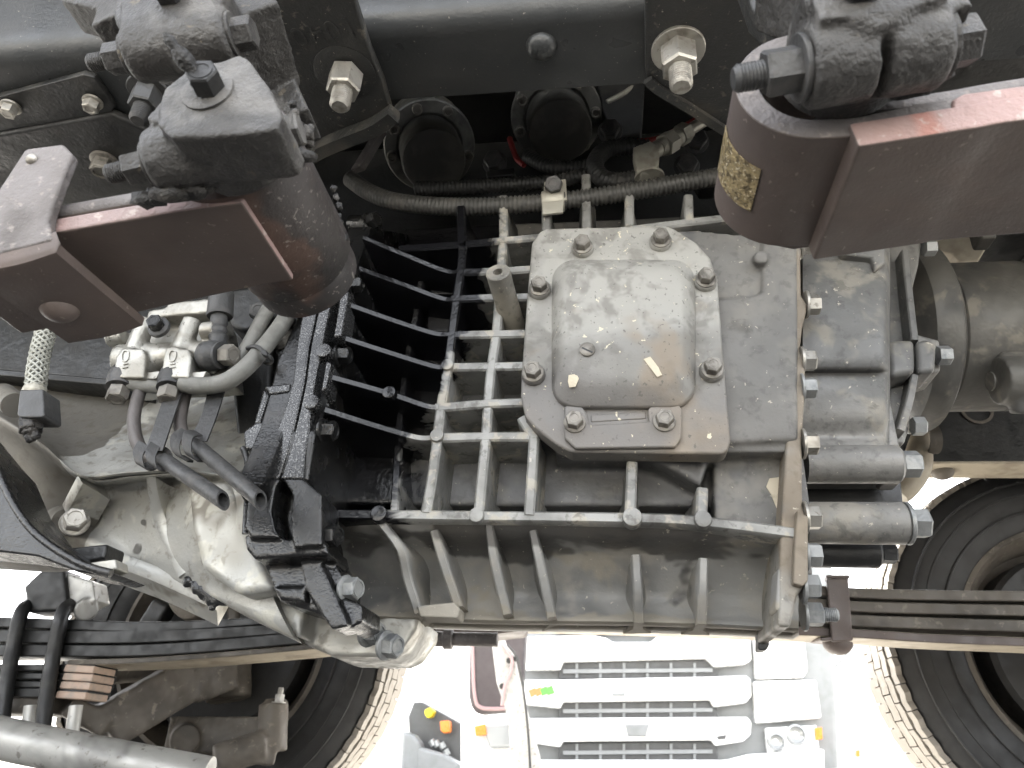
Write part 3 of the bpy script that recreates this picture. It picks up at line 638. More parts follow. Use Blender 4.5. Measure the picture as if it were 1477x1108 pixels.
# end flange with lugs, then the round cover
obj('end_flange', ppx([(1281, 352), (1330, 348), (1326, 380), (1316, 420), (1318, 480), (1356, 490), (1358, 535), (1318, 545), (1306, 600), (1312, 618), (1305, 640), (1290, 640), (1282, 600)], .775, .05), M_rear, rh, .004, 3)
obj('lug', ppx([(1281, 490), (1320, 488), (1322, 536), (1284, 544)], .742, .06), M_rear, rh, .007, 3)
obj('lug', ppx([(1322, 490), (1346, 488), (1352, 500), (1350, 536), (1324, 538)], .748, .05), M_rear, rh, .006, 3)
obj('rib', rib([uy(x, y, .752) for x, y in ((1306, 360), (1312, 420), (1320, 490))], (0, .05, 0), .008, 1.8), M_rear, rh)
obj('rib', rib([uy(x, y, .755) for x, y in ((1320, 540), (1312, 580), (1300, 620))], (0, .05, 0), .008, 1.8), M_rear, rh)
bolt('plain', uy(1350, 513, .765), PX, .019, M_bluebolt, rh); bolt('plain', uy(1314, 615, .775), PX, .018, M_bluebolt, rh); bolt('plain', uy(1331, 358, .775), PX, .018, M_bluebolt, rh)
obj('side_web', ppx([(1278, 540), (1290, 600), (1308, 690), (1280, 690)], .745, .04), M_rear, rh, .004)
dm = thing('brake_drum', (.42, .95, .42), 'round dark drum and shaft coupling at the rear of the gearbox', 'drum')
ax = uy(1380, 487, .95); ZA = ax.z; xx = lambda px: uy(px, 480, .86).x
obj('cover_bowl', lathe([(.06, 0), (.075, .002), (.095, .02), (.128, .035), (.134, .05), (.130, .066), (.118, .074), (.10, .075)], V((xx(1296), .95, ZA)), PX, 48), M_drum, dm)
obj('drum', lathe([(.04, 0), (.100, .001), (.103, .004), (.103, .10), (.098, .104), (.098, .11), (.103, .115), (.103, .30)], V((xx(1394), .95, ZA)), PX, 48), M_drum, dm)
a = uy(1440, 550, .88); obj('yoke', fuse('y', [cyl(a, a+V((.10, 0, 0)), .03), box(a+V((.05, .01, .01)), (.09, .05, .05)), cyl(a+V((.02, -.01, -.005)), a+V((.02, .01, -.04)), .012)], .003, M_drum, None, 3) and cyl(a+V((-.01, 0, 0)), a+V((-.008, 0, 0)), .012), M_drum, dm)
y = [o for o in COL.objects if o.name == 'y'][0]; y.name = 'coupling_yoke'; y.parent = dm; y.location -= WL[dm]
obj('drum_lug', box(V((xx(1460), .86, ZA+.105)), (.02, .03, .03)), M_drum, dm, .004)
pb = thing('gap_plate', uy(1395, 365, 1.2), 'cream coloured stand-in plate in the gap above the drum', 'bracket')
obj('plate', ppx([(1350, 330), (1440, 330), (1412, 376), (1386, 379), (1374, 366), (1354, 362)], 1.2, .03), M_cream, pb, .004)  # plain cream plate put in to fill the pale gap

# ================================================================== NEAR LEAF SPRINGS
def leaf(name, prof, th, y0, y1, m, m2, parent, bev=.002, endm=True):
    """prof: (x, z) along the underside"""
    n = len(prof); bot = [V((x, y0, z)) for x, z in prof]; top = []
    for i, (x, z) in enumerate(prof):
        a, b = prof[max(i-1, 0)], prof[min(i+1, n-1)]; d = V((b[0]-a[0], 0, b[1]-a[1])).normalized(); top.append(V((x-d.z*th, y0, z+d.x*th)))
    o = obj(name, prism(bot+top[::-1], (0, y1-y0, 0)), m, parent, bev, 2)
    if m2:
        o.data.materials.append(m2)
        for f in o.data.polygons:
            if f.normal.y < -.5 or (endm and f.normal.x > .7): f.material_index = 1
    return o
def xz(x, y, Y): v = uy(x, y, Y); return (v.x, v.z)
def smoothprof(pts, n=6): return [(v.x, v.z) for v in crom([V((x, 0, z)) for x, z in pts], n)]
Y0, Y1 = .318, .405
ls = thing('leaf_spring', uy(200, 380, .36), 'brown leaf spring at left with clip strap and greasy eye', 'leaf spring')
low = smoothprof([xz(-120, 372, Y0), xz(75, 336, Y0), xz(210, 313, Y0), xz(350, 292, Y0)])
l2 = leaf('lower_leaf', low, .0115, Y0, .408, M_spring, M_pink, ls)
for v in l2.data.vertices:                       # the leaf narrows towards its end
    wv = v.co + WL[l2]
    if wv.y > .40: v.co.y -= .010*max(0, min(1, (wv.x+.33)/.11))
up = smoothprof([(x, z+.0145) for x, z in low[::6]])
leaf('main_leaf', up, .012, Y0+.002, Y1, M_spring, M_dusty, ls, .005, False)
EC = V((-.228, 0, .500))
obj('spring_eye', lathe([(.026, 0), (.041, 0), (.0425, .002), (.0425, .108), (.041, .110), (.026, .110), (.026, 0)], V((EC.x, .316, EC.z)), PY, 48, False), M_eye, ls)
obj('bushing', lathe([(.01, 0), (.039, 0), (.040, .002), (.040, .022), (.038, .024), (.01, .024)], V((EC.x+.001, .424, EC.z-.002)), PY, 40), M_eye, ls)
ck = obj('clip_strap', ppx([(36, 214), (90, 207), (104, 222), (74, 300), (70, 318), (76, 346), (-60, 380), (-40, 330)], .308, .0075), M_dusty, ls, .002)
zu = low[6][1]-.007
z2 = uy(75, 348, .312).z
st = sheet([[uy(-50, 376, .309), uy(20, 364, .309), uy(76, 346, .309)], [uy(-44, 392, .311), uy(26, 380, .311), uy(82, 362, .311)], [V((p.x, .32, p.z-.001)) for p in (uy(-44, 392, .311), uy(26, 380, .311), uy(82, 362, .311))], [V((p.x, .398, p.z+.003)) for p in (uy(-44, 392, .311), uy(26, 380, .311), uy(82, 362, .311))]], 5, .006, (0, 0, 1))
obj('clip_strap', st, M_spring, ls)
bolt('dome', V((uy(95, 420, .36).x, .36, uy(60, 372, .311).z-.001)), NZ, .024, M_spring, ls, 'rivet')
bolt('dome', uy(46, 230, .3078), NY, .0075, M_bolt, ls, 'clip_pin')
# right spring
rs = thing('leaf_spring', uy(1300, 260, .34), 'brown leaf spring at right with wrapped eye and gold patch', 'leaf spring')
Z0, Z1 = .30, .392; C = V((.1145, 0, .506)); Ro, th = .0405, .0135
arc = [(C.x+Ro*math.cos(R(a)), C.z+Ro*math.sin(R(a))) for a in range(30, 271, 8)]
tail = [xz(1477, 152, Z0), (.34, .492), (.62, .515)]
prof = arc + smoothprof([(C.x+.02, C.z-Ro)] + tail, 8)
n = len(prof); inn = []
for i, (x, z) in enumerate(prof):
    a, b = prof[max(i-1, 0)], prof[min(i+1, n-1)]; d = V((b[0]-a[0], 0, b[1]-a[1])).normalized(); inn.append((x-d.z*th, z+d.x*th))
vs = [V((x, Z0, z)) for x, z in prof] + [V((x, Z0, z)) for x, z in inn] + [V((x, Z1, z)) for x, z in prof] + [V((x, Z1, z)) for x, z in inn]
fs = []
for i in range(n-1): fs += [(i, i+1, n+i+1, n+i), (2*n+i, 3*n+i, 3*n+i+1, 2*n+i+1), (i, 2*n+i, 2*n+i+1, i+1), (n+i, n+i+1, 3*n+i+1, 3*n+i)]
fs += [(0, n, 3*n, 2*n), (n-1, 3*n-1, 4*n-1, 2*n+n-1)]
fs[-1] = (n-1, 2*n+n-1, 4*n-1, 2*n-1)
o = obj('main_leaf', (vs, fs), M_spring, rs, .0015, 2)
o.data.materials.append(M_dusty)
for f in o.data.polygons:
    if f.normal.y < -.5: f.material_index = 1
low = smoothprof([xz(1236, 217, Z0), xz(1400, 191, Z0), xz(1500, 176, Z0), (.34, .475), (.62, .50)])
leaf('lower_leaf', low, .0165, Z0-.003, Z1+.002, M_spring, M_pink, rs)
leaf('top_leaf', smoothprof([xz(1185, 160, .31), xz(1345, 148, .31), xz(1477, 126, .31), (.36, .52)]), .011, .312, .39, M_grease, M_dusty, rs, .004)
obj('spacer', ppx([(1374, 142), (1390, 134), (1520, 116), (1520, 160), (1385, 170), (1374, 162)], .298, .05), M_pink, rs, .002)
obj('rear_tab', ppx([(1096, 290), (1205, 300), (1215, 336), (1150, 345), (1106, 336)], .40, .012), M_spring, rs, .002)
pts = []
tg = sheet([[V((C.x+(Ro+.0009)*math.cos(R(a)), yy, C.z+(Ro+.0009)*math.sin(R(a)))) for a in (176, 190, 205, 220, 233)] for yy in (.330, .350, .366)], 5, .0006, (.5, 0, .5))
tag(obj('gold_patch', tg, M_gold, rs), 'speckled gold foil patch on the spring eye')
# ================================================================== PIN CLAMPS (greasy castings with a pinch bolt)
def clamp(name, c, rad, y0, y1, a, b, lr, parent, extra=(), slit=None, vox=.0016):
    ctr = V(c); parts = []
    parts.append(lathe([(rad*.92, 0), (rad, .003), (rad, y1-y0)], V((ctr.x, y0, ctr.z)), PY, 40))
    d = (b-a); mid = a+d*.5; g = d.normalized()*.0026
    parts.append(lathe([(lr*.86, 0), (lr, .003), (lr, d.length/2-.0026)], a, d, 28)); parts.append(lathe([(lr, 0), (lr, d.length/2-.0048), (lr*.86, d.length/2-.0018)], mid+g, d, 28))
    dn, s, u = basis(d, PY)
    for q, w in ((a+d*.26, d.length*.44), (a+d*.74, d.length*.44)):
        top = V((ctr.x+(q.x-mid.x)*.9, q.y, ctr.z)); parts.append(bar(q, top, w, (y1-y0)*.9, PY))
    parts += list(extra)
    return fuse(name, parts, vox, M_grease, parent, 6, .5, ((.012, .0014), (.004, .0009)))
def pinch(a, b, s, parent, m=M_grease, mn=None):
    d = (b-a).normalized(); bolt('nut', a-d*.0005, -d, s, mn or m, parent, 'nut'); bolt('washer', b+d*.0005, d, s*1.05, m, parent)
sh = thing('spring_shackle', uy(300, 240, .28), 'greasy shackle clamp with grease nipple above left spring eye', 'shackle')
c = uy(305, 150, .268); a = uy(222, 236, .290); b = uy(400, 194, .290)
clamp('clamp_body', c, .028, .262, .312, a, b, .0190, sh, [ppx([(226, 178), (236, 126), (260, 110), (345, 77), (360, 86), (388, 125), (406, 165), (400, 182), (380, 190), (335, 194), (245, 198)], .262, .035)])
pinch(a, b, .0165, sh)
obj('pin', lathe([(.0145, .006), (.0145, -.0015), (.013, -.002), (0, -.002)], uy(300, 132, .262), PY, 28), M_grease, sh)
p = uy(302, 128, .2605)
bolt('plain', p, (.1, -1, .0), .0155, M_black, sh, 'grease_plug')
q = uy(292, 116, .252)
obj('grease_nipple', lathe([(.0052, 0), (.0056, .004), (.0035, .006), (.0035, .010), (.0050, .013), (.0046, .018), (.0026, .022), (.0032, .026), (.001, .030)], uy(294, 124, .256), uy(264, 84, .244)-uy(294, 124, .256), 16), M_clump, sh)
cl = []
for i in range(26):
    t = i/25; x = 215+t*215; yv = 268-(t*62)+random.uniform(-6, 8); cl.append(blob(uy(x, yv+18, .300+random.uniform(-.004, .006)), random.uniform(.004, .008), i, 2, .5, 2.5, (1.6, .8, .7)))
tag(obj('grease', join(*cl), M_clump, sh, ang=180), kind='stuff')
cl = [blob(uy(x+random.uniform(-4, 4), y, Y), random.uniform(.0022, .0048), i, 2, .6, 3, (1, 1, 1.2)) for i, (x, y, Y) in enumerate([(488, 285, .405), (492, 298, .408), (489, 312, .41), (494, 322, .412), (486, 335, .414), (496, 345, .416), (480, 272, .40), (428, 165, .33), (433, 180, .335), (441, 192, .34), (446, 205, .345), (438, 215, .34), (450, 186, .35), (420, 150, .33)])]
tag(obj('grease', join(*cl), M_clump, sh, ang=180), kind='stuff')
hs = thing('hanger_clamp', uy(250, 60, .31), 'greasy hanger clamp at top left above the shackle', 'clamp')
c = uy(252, 12, .31); a = uy(190, 80, .318); b = uy(335, 52, .318)
clamp('clamp_body', c, .040, .300, .345, a, b, .0195, hs, [bar(uy(150, 35, .33), uy(250, 20, .33), .035, .022, PY, .035, .05), bar(uy(110, 18, .335), uy(200, 40, .335), .03, .012, PZ), bar(uy(340, 0, .33), uy(380, 120, .40), .04, .05, PY), bar(uy(365, 40, .40), uy(430, 190, .42), .03, .04, PY)])
pinch(a, b, .0185, hs)
obj('pin', lathe([(.017, .006), (.017, -.001), (0, -.001)], uy(250, 6, .300), PY, 28), M_grease, hs)
bolt('plain', uy(250, -4, .299), NY, .02, M_black, hs)
p = uz(215, 130, RZ-.022); bolt('nut', p, NZ, .026, M_fit, hs, 'nut')
ch = thing('spring_shackle', uy(1245, 80, .27), 'greasy pin clamp with pinch bolt above the wrapped right spring eye', 'shackle')
c = uy(1245, -8, .25); a = uy(1158, 98, .268); b = uy(1352, 66, .268)
clamp('clamp_body', c, .030, .244, .302, a, b, .0205, ch, [bar(uy(1165, 60, .275), uy(1345, 30, .275), .05, .055, PY), bar(uy(1120, 0, .32), uy(1200, 20, .29), .03, .03, PY)])
pinch(a, b, .0205, ch, M_grease, M_fit)
obj('pin', lathe([(.0185, .006), (.0185, -.0015), (.017, -.002), (0, -.002)], uy(1240, -14, .244), PY, 28), M_grease, ch)
bolt('plain', uy(1238, -16, .242), NY, .021, M_black, ch, 'grease_plug')
cl = [blob(uy(1185+i*8, 132-(i*1.4)+random.uniform(-4, 4), .285+random.uniform(-.004, .008)), random.uniform(.004, .0075), i+40, 2, .5, 2.5, (1.6, .8, .7)) for i in range(22)]
cl += [blob(uy(1366+random.uniform(-6, 8), 60+i*5, .27), random.uniform(.0022, .004), i+70, 2, .6, 3) for i in range(8)]
tag(obj('grease', join(*cl), M_clump, ch, ang=180), kind='stuff')
obj('hanger_arm', ppx([(1060, -60), (1130, -60), (1150, 22), (1140, 42), (1118, 44), (1085, 10)], .335, .02), M_bracket, ch, .003)

# ================================================================== SPRING BRACKETS UNDER THE RAIL
bl = thing('spring_bracket', uz(480, 110, RZ), 'black pressed bracket with nut and raised number left of centre', 'bracket')
zb = RZ-.003
o = obj('plate', prism([uz(x, y, zb) for x, y in ((360, -60), (505, -60), (518, 0), (536, 60), (556, 110), (566, 148), (566, 160), (520, 182), (470, 204), (400, 215), (350, 120))], (0, 0, -.011)), M_bracket, bl, .003, 3)
ed = [uz(x, y, zb-.011) for x, y in ((570, 156), (540, 176), (500, 192), (460, 210), (430, 232))]
obj('lip', rib(ed, (0, -.001, -.016), .014, 1.0, 6), M_bracket, bl)
obj('nut_seat', lathe([(.030, 0), (.030, .001), (.024, .0022), (0, .0022)], uz(497, 104, zb-.011), NZ, 36), M_bracket, bl)
bolt('stud', uz(500, 104, zb-.0132), NZ, .029, M_bolt, bl, 'nut')
tc = bpy.data.curves.new('raised_number', 'FONT'); tc.body = '10401'; tc.size = .030; tc.extrude = .0008; tc.space_character = 1.15
to = bpy.data.objects.new('t', tc); COL.objects.link(to); dg = bpy.context.evaluated_depsgraph_get()
tm = bpy.data.meshes.new_from_object(to.evaluated_get(dg)); bpy.data.objects.remove(to); tm.materials.append(M_bracket)
from mathutils import Quaternion
pa, pe = uz(508, 24, zb-.0112), uz(420, 42, zb-.0112); dx = (pe-pa).normalized(); dz = V((0, 0, -1)); dy = dz.cross(dx)
link('raised_number', tm, pa, bl, Matrix((dx, dy, dz)).transposed().to_quaternion())
br = thing('spring_bracket', uz(990, 80, RZ), 'black triangular bracket with silver nut right of centre', 'bracket')
obj('plate', prism([uz(x, y, zb) for x, y in ((929, -60), (1120, -60), (1120, 120), (1062, 192), (1040, 180), (985, 146), (945, 122), (934, 112), (930, 92))], (0, 0, -.011)), M_bracket, br, .003, 3)
ed = [uz(x, y, zb-.010) for x, y in ((934, 112), (950, 126), (990, 150), (1040, 182), (1064, 196))]
obj('lip', rib(ed, (0, 0, -.006), .009, 1.0, 6), M_bracket, br)
bolt('nut', uz(978, 70, zb-.0112), NZ, .031, M_bolt, br, 'nut')

# ================================================================== VALVE BLOCK, HOSES, PIPES
VY = .60
vb = thing('valve_block', uy(240, 500, VY), 'bright cast aluminium air valve block with black banjo fittings under left spring', 'valve')
def vc(x0, y0, x1, y1, r0, r1=None, Ya=VY, Yb=VY): a, b = uy(x0, y0, Ya), uy(x1, y1, Yb); k = mpp(a); return cyl(a, b, r0*k, 26, (r1 or r0)*k)
parts = [vc(172, 520, 318, 514, 23, None, .612, .612), vc(212, 462, 192, 512, 13, 14), vc(278, 462, 258, 512, 13, 15),
         ppx([(176, 502), (206, 503), (210, 512), (207, 545), (163, 545), (166, 516)], .588, .04), ppx([(240, 500), (272, 503), (276, 514), (272, 545), (232, 545), (236, 512)], .588, .04),
         ppx([(214, 447), (240, 443), (241, 436), (301, 430), (306, 434), (306, 450), (238, 456), (210, 460)], .600, .05),
         ppx([(206, 462), (312, 448), (322, 540), (170, 548), (165, 500)], .622, .05), vc(157, 488, 180, 484, 14, 12, .615, .615), vc(292, 478, 312, 476, 13, 13, .60, .60)]
fuse('valve_body', parts, .0016, M_valve, vb, 4, .5, ((.01, .0006),))
def mark(pts, Y): return obj('cast_mark', rib([uy(x, y, Y) for x, y in pts], (0, .002, 0), .0012, 1.2, 3), M_valve, vb)
for dx in (0, 68): mark([(175+dx, 512), (178+dx, 506), (184+dx, 506), (185+dx, 513), (182+dx, 520), (176+dx, 520), (175+dx, 512)], .5868); mark([(177+dx, 525), (184+dx, 524)], .5868); mark([(176+dx, 530), (184+dx, 529)], .5868)
for x, y, hx, hy in ((176, 549, 170, 568), (249, 549, 243, 570)):
    c = uy(x, y, .600); k = mpp(c); d = uy(hx, hy, .596)-c
    obj('banjo_fitting', lathe([(15*k, -20*k), (19*k, -16*k), (20.5*k, -6*k), (20*k, 4*k), (17*k, 9*k), (17*k, 12*k), (19*k, 12*k), (19*k, 16*k), (14*k, 16*k)], c, d, 28), M_fit, vb)
    bolt('plain', c+d.normalized()*16*k, d, 26*k, M_dirtbolt, vb)
c = uy(309, 513, .598); k = mpp(c); d = uy(335, 512, .592)-c
obj('banjo_fitting', lathe([(16*k, -22*k), (21*k, -16*k), (22.5*k, -4*k), (21*k, 6*k), (17*k, 12*k), (20*k, 13*k), (20*k, 17*k), (14*k, 17*k)], c, d, 28), M_fit, vb)
bolt('plain', c+d.normalized()*17*k, d, 27*k, M_dirtbolt, vb)
obj('banjo_neck', lathe([(13*k, 0), (12*k, 12*k), (14*k, 16*k), (11*k, 22*k), (13*k, 28*k), (10.5*k, 34*k), (13*k, 40*k), (12*k, 52*k)], uy(314, 500, .600), uy(317, 440, .600)-uy(314, 500, .600), 24), M_fit, vb)
obj('cap_nut', lathe([(18*k, 0), (19*k, 3*k), (18*k, 40*k)], uy(317, 457, .600), uy(320, 420, .598)-uy(317, 457, .600), 24), M_fit, vb)
p = uy(229, 472, .588); obj('washer', lathe([(16*k, 4*k), (16*k, -2*k), (13*k, -4*k), (0, -4*k)], p, PY, 26), M_fit, vb); bolt('plain', p+V((0, -.002, 0)), (.1, -1, .05), 20*k, M_oilbolt, vb)
for x, y in ((219, 541), (286, 541)): obj('clip_tab', ppx([(x-10, y-4), (x+12, y-6), (x+6, y+5), (x-12, y+6)], .594, .01), M_valve, vb, .001)
def hose(name, pts, rpx, m, label, cat, group=None, **kw):
    P0 = [uy(*q) for q in pts]; o = obj(name, tube(P0, rpx*mpp(P0[len(P0)//2]), kw.pop('seg', 16), 10, **kw), m, ang=60); tag(o, label, cat, group); return o
hose('air_hose', [(188, 553, .600), (215, 556, .602), (255, 560, .612), (300, 556, .618), (338, 530, .62), (360, 496, .622), (380, 458, .63), (404, 418, .64), (418, 378, .65)], 11, M_hose, 'grey rubber hose from the left banjo bolt, lying behind', 'hose')
hose('air_hose', [(264, 553, .598), (290, 557, .597), (325, 551, .597), (355, 530, .60), (380, 502, .61), (405, 470, .62), (425, 435, .632), (440, 395, .645), (445, 360, .655)], 12.5, M_hose, 'grey rubber hose curving up from the right banjo bolt', 'hose')
z = thing('cable_tie', uy(375, 505, .605), 'black cable tie binding the two grey hoses', 'cable tie')
obj('band', tube([uy(x, y, Y) for x, y, Y in ((357, 502, .602), (370, 500, .596), (384, 511, .594), (392, 520, .604), (384, 524, .625), (364, 508, .63), (357, 502, .602))], .0022, 8, 6), M_fit, z)
obj('tie_head', ppx([(375, 502), (384, 505), (386, 514), (377, 511)], .590, .008), M_black, z, .0008)
def pclip(loc, strip, loops, tubepts, lab, lab2):
    s = thing('pipe_bracket', loc, lab, 'bracket')
    a, b = strip; obj('strip', sheet([[uy(*q) for q in r] for r in (a, b)], 4, .002), M_fit, s)
    for pts in loops:
        Q = [uy(*q) for q in pts]; F = crom(Q, 6); w = .0105; vs = []
        for i, p in enumerate(F):
            d = (F[min(i+1, len(F)-1)]-F[max(i-1, 0)]).normalized(); sd_ = V((.86, .25, -.42)).normalized(); nn = d.cross(sd_).normalized()*.0012
            for q in (p-sd_*w/2-nn, p+sd_*w/2-nn, p+sd_*w/2+nn, p-sd_*w/2+nn): vs.append(q)
        fs = [(i*4+j, i*4+(j+1) % 4, i*4+4+(j+1) % 4, i*4+4+j) for i in range(len(F)-1) for j in range(4)] + [(0, 1, 2, 3), tuple(len(vs)-1-j for j in range(4))]
        obj('loop', (vs, fs), M_fit, s, .0006, 1)
    T = [uy(*q) for q in tubepts]; d = (T[1]-T[0]); L = d.length; r = .0068
    o = obj('breather_pipe', lathe([(r, 0), (r, L), (r-.0016, L), (r-.0018, L-.02), (0, L-.02)], T[0], d, 22), M_fit); tag(o, lab2, 'pipe')
    # slanted cut at the open end
    for v in o.data.vertices:
        w = v.co + WL[o]; t = (w-T[0]).dot(d.normalized())
        if t > L-.004: v.co += d.normalized()*((w-T[1]).dot(V((.2, 0, -1)))*1.1)
pclip(uy(230, 640, .58), [[(238, 566, .600), (220, 620, .584), (209, 650, .578)], [(262, 566, .600), (244, 620, .584), (234, 650, .578)]],
      [[(207, 640, .579), (199, 655, .577), (203, 670, .579), (213, 674, .584), (222, 668, .588), (222, 655, .590)], [(224, 642, .578), (217, 656, .574), (221, 671, .576), (231, 675, .582), (240, 668, .588), (242, 652, .59), (234, 642, .588)]],
      [(228, 658, .590), (322, 722, .555)], 'dark clip bracket hanging below the left banjo bolt', 'dark open pipe running down right from the left clip')
pclip(uy(280, 630, .58), [[(300, 562, .612), (290, 600, .596), (272, 636, .586)], [(324, 562, .612), (312, 600, .596), (298, 636, .586)]],
      [[(268, 622, .586), (254, 632, .580), (253, 648, .580), (262, 660, .584), (272, 662, .59)], [(286, 625, .584), (272, 628, .576), (270, 648, .576), (278, 660, .58), (288, 662, .588)]],
      [(280, 640, .592), (376, 722, .556)], 'dark clip bracket with open loops right of the first', 'dark open pipe ending at the black clevis')
hose('drain_pipe', [(203, 560, .605), (196, 585, .60), (193, 610, .598), (198, 638, .596), (212, 658, .594), (228, 660, .592)], 9.5, M_copper, 'bent steel pipe with orange rust under the left banjo', 'pipe')
hose('drain_pipe', [(268, 565, .615), (262, 590, .608), (260, 615, .602), (270, 636, .596), (282, 642, .592)], 9.5, M_copper, 'dark bent pipe between the two clip brackets', 'pipe')
# braided hose at the far left
bz = thing('braided_hose', uy(48, 560, .56), 'braided metal hose with black end fitting at the left edge', 'hose')
pts = [uy(x, y, .57) for x, y in ((92, 400), (80, 440), (66, 480), (56, 520), (51, 562))]; k = mpp(pts[2]); core = crom(pts, 14)
obj('hose_core', tube(pts, 11*k, 16, 10), M_fit, bz)
for s in range(16):
    tr = [];
    for i, p in enumerate(core):
        d = (core[min(i+1, len(core)-1)]-core[max(i-1, 0)]).normalized(); n1 = V((0, -1, 0)); n1 = (n1-d*n1.dot(d)).normalized(); n2 = d.cross(n1); ang = (s % 8)*2*math.pi/8 + (1 if s < 8 else -1)*i*.30
        rr = 11.6*k + (.0006 if (i+s) % 2 else 0); tr.append(p+(n1*math.cos(ang)+n2*math.sin(ang))*rr)
    obj('braid_wire', tube(tr, .0014, 6, 1), M_braid, bz)
obj('collar', lathe([(14*k, 0), (15*k, .002), (15*k, .006), (13*k, .008)], uy(50, 560, .57), uy(46, 600, .57)-uy(50, 560, .57), 22), M_brass, bz)
obj('fitting_block', ppx([(28, 562), (62, 561), (64, 598), (60, 602), (28, 602), (24, 598)], .555, .025), M_fit, bz, .002)
d = uy(44, 640, .565)-uy(45, 600, .565); bolt('plain', uy(45, 602, .567), d, .019, M_clump, bz, 'hex_nut')
obj('greasy_tip', join(blob(uy(44, 622, .566), .0065, 3, 3, .4, 2.6), blob(uy(52, 628, .566), .004, 5, 2, .5, 2.6), blob(uy(43, 632, .566), .0045, 8, 2, .4, 2.6)), M_clump, bz, ang=180)
obj('side_stub', cyl(uy(22, 585, .575), uy(5, 570, .60), .012), M_bell, bz)
bolt('dome', uy(69, 586, .57), (1, -.6, 0), .012, M_brass, bz, 'plug')

# ================================================================== ACTUATORS AND CONDUITS ABOVE THE GEARBOX
def actuator(cx, cy, ex, ey, Y, label, scr):
    a, b = uy(cx, cy, Y), uy(ex, ey, Y-.085); d = (b-a).normalized(); k = mpp(a)
    t = thing('gear_actuator', a, label, 'actuator', 'black round actuators above the gearbox')
    obj('flange', lathe([(60*k, -.09), (63*k, -.02), (66*k, -.014), (66*k, -.002), (64*k, 0), (48*k, 0), (46*k, -.004)], a, d, 44), M_ring, t)
    obj('motor_can', lathe([(44*k, -.01), (44*k, .072), (42*k, .079), (36*k, .081), (0, .081)], a, d, 40), M_can, t)
    _, s, u = basis(d)
    for an in scr: bolt('socket', a + (s*math.cos(R(an))+u*math.sin(R(an)))*56*k, d, 15*k, M_dirtbolt, t)
    return t
actuator(620, 212, 634, 262, .81, 'black round actuator left of the other, just below the rail', (100, 55, 10, 330, 175, 220))
actuator(803, 170, 816, 220, .81, 'black round actuator right of the other, half behind the rail', (115, 65, 20, 335, 165, 215))
gt = thing('gearbox_top_cover', uy(750, 230, .95), 'dark shift cover with wiring shelf and added shade wall behind the actuators', 'gearbox cover')
obj('shade_wall', box((-.13, 1.02, .94), (.95, .16, .38)), M_dark, gt, .006)  # raised to the floor and widened to keep the recess dark
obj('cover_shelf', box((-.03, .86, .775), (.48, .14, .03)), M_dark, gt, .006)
for x, y in ((714, 235), (1004, 205), (880, 190), (990, 240)): bolt('flange', uy(x, y, .77), (0, -.6, -.3), .024, M_fit, gt)
obj('bolt_pad', ppx([(700, 246), (742, 240), (742, 252), (702, 256)], .76, .03), M_dark, gt, .003)
for pts in ([(1000, 250), (1090, 240), (1096, 262), (1010, 268)], [(860, 120), (930, 118), (926, 190), (880, 200)]): obj('mount_ear', ppx(pts, .80, .03), M_black, gt, .004)
tag(obj('red_wire', tube([uy(*q) for q in ((735, 200, .76), (745, 228, .755), (756, 238, .75))], .004, 10, 8), M_red, gt), 'short red sleeve beside the right actuator')
obj('wire', tube([uy(*q) for q in ((875, 148, .80), (900, 135, .80), (925, 118, .81))], .0045, 10, 8), M_brass, gt)
obj('wire', tube([uy(*q) for q in ((905, 205, .74), (950, 200, .75), (1010, 170, .78))], .0045, 10, 8), M_red, gt)
hose('wiring_conduit', [(505, 258, .70), (530, 276, .69), (570, 291, .68), (640, 298, .672), (720, 297, .668), (800, 291, .666), (880, 281, .666), (960, 268, .668), (1030, 256, .672), (1090, 246, .68)], 12.5, M_conduit, 'grey corrugated conduit crossing in front of the gearbox top', 'conduit', ring=(.0052, .09), seg=18)
hose('wiring_conduit', [(600, 272, .735), (660, 271, .73), (740, 266, .725), (800, 262, .72), (838, 254, .72), (870, 246, .722)], 10, M_conduit2, 'dark corrugated conduit lying behind the grey one', 'conduit', ring=(.0052, .09), seg=16)
hose('wiring_conduit', [(760, 225, .745), (790, 240, .735), (830, 242, .73), (862, 238, .725)], 10, M_conduit2, 'short dark corrugated conduit below the right actuator', 'conduit', ring=(.0052, .09), seg=16)
hose('wiring_conduit', [(935, 214, .735), (905, 212, .728), (875, 216, .722), (858, 236, .715), (868, 257, .71), (895, 262, .705), (925, 256, .70)], 12, M_conduit2, 'dark corrugated conduit bent in a loop beside the elbow', 'conduit', ring=(.0055, .09), seg=16)
pc = thing('conduit_clamp', uy(800, 290, .655), 'metal clamp with bolt holding the grey conduit', 'clamp')
cc = uy(798, 291, .666); dd = uy(810, 290, .666)-uy(786, 292, .666)
obj('band', lathe([(.0118, -.013), (.0128, -.012), (.0128, .012), (.0118, .013), (.0105, .013), (.0105, -.013)], cc, dd, 28, False), M_brass, pc)
obj('tab', ppx([(785, 262), (816, 258), (818, 288), (783, 292)], .656, .004), M_brass, pc, .001)
obj('foot', ppx([(782, 292), (813, 288), (812, 306), (782, 309)], .6515, .004), M_brass, pc, .001)
bolt('plain', uy(799, 270, .656), (0, -.8, -.35), .018, M_fit, pc)
el = thing('elbow_fitting', uy(940, 250, .69), 'pale alloy elbow pipe fitting pointing right towards the bracket', 'pipe fitting')
k = mpp(uy(935, 230, .69))
obj('base_washer', lathe([(21*k, 0), (21*k, 4*k), (17*k, 8*k), (13*k, 9*k)], uy(937, 258, .69), uy(934, 225, .688)-uy(937, 258, .69), 28), M_brass, el)
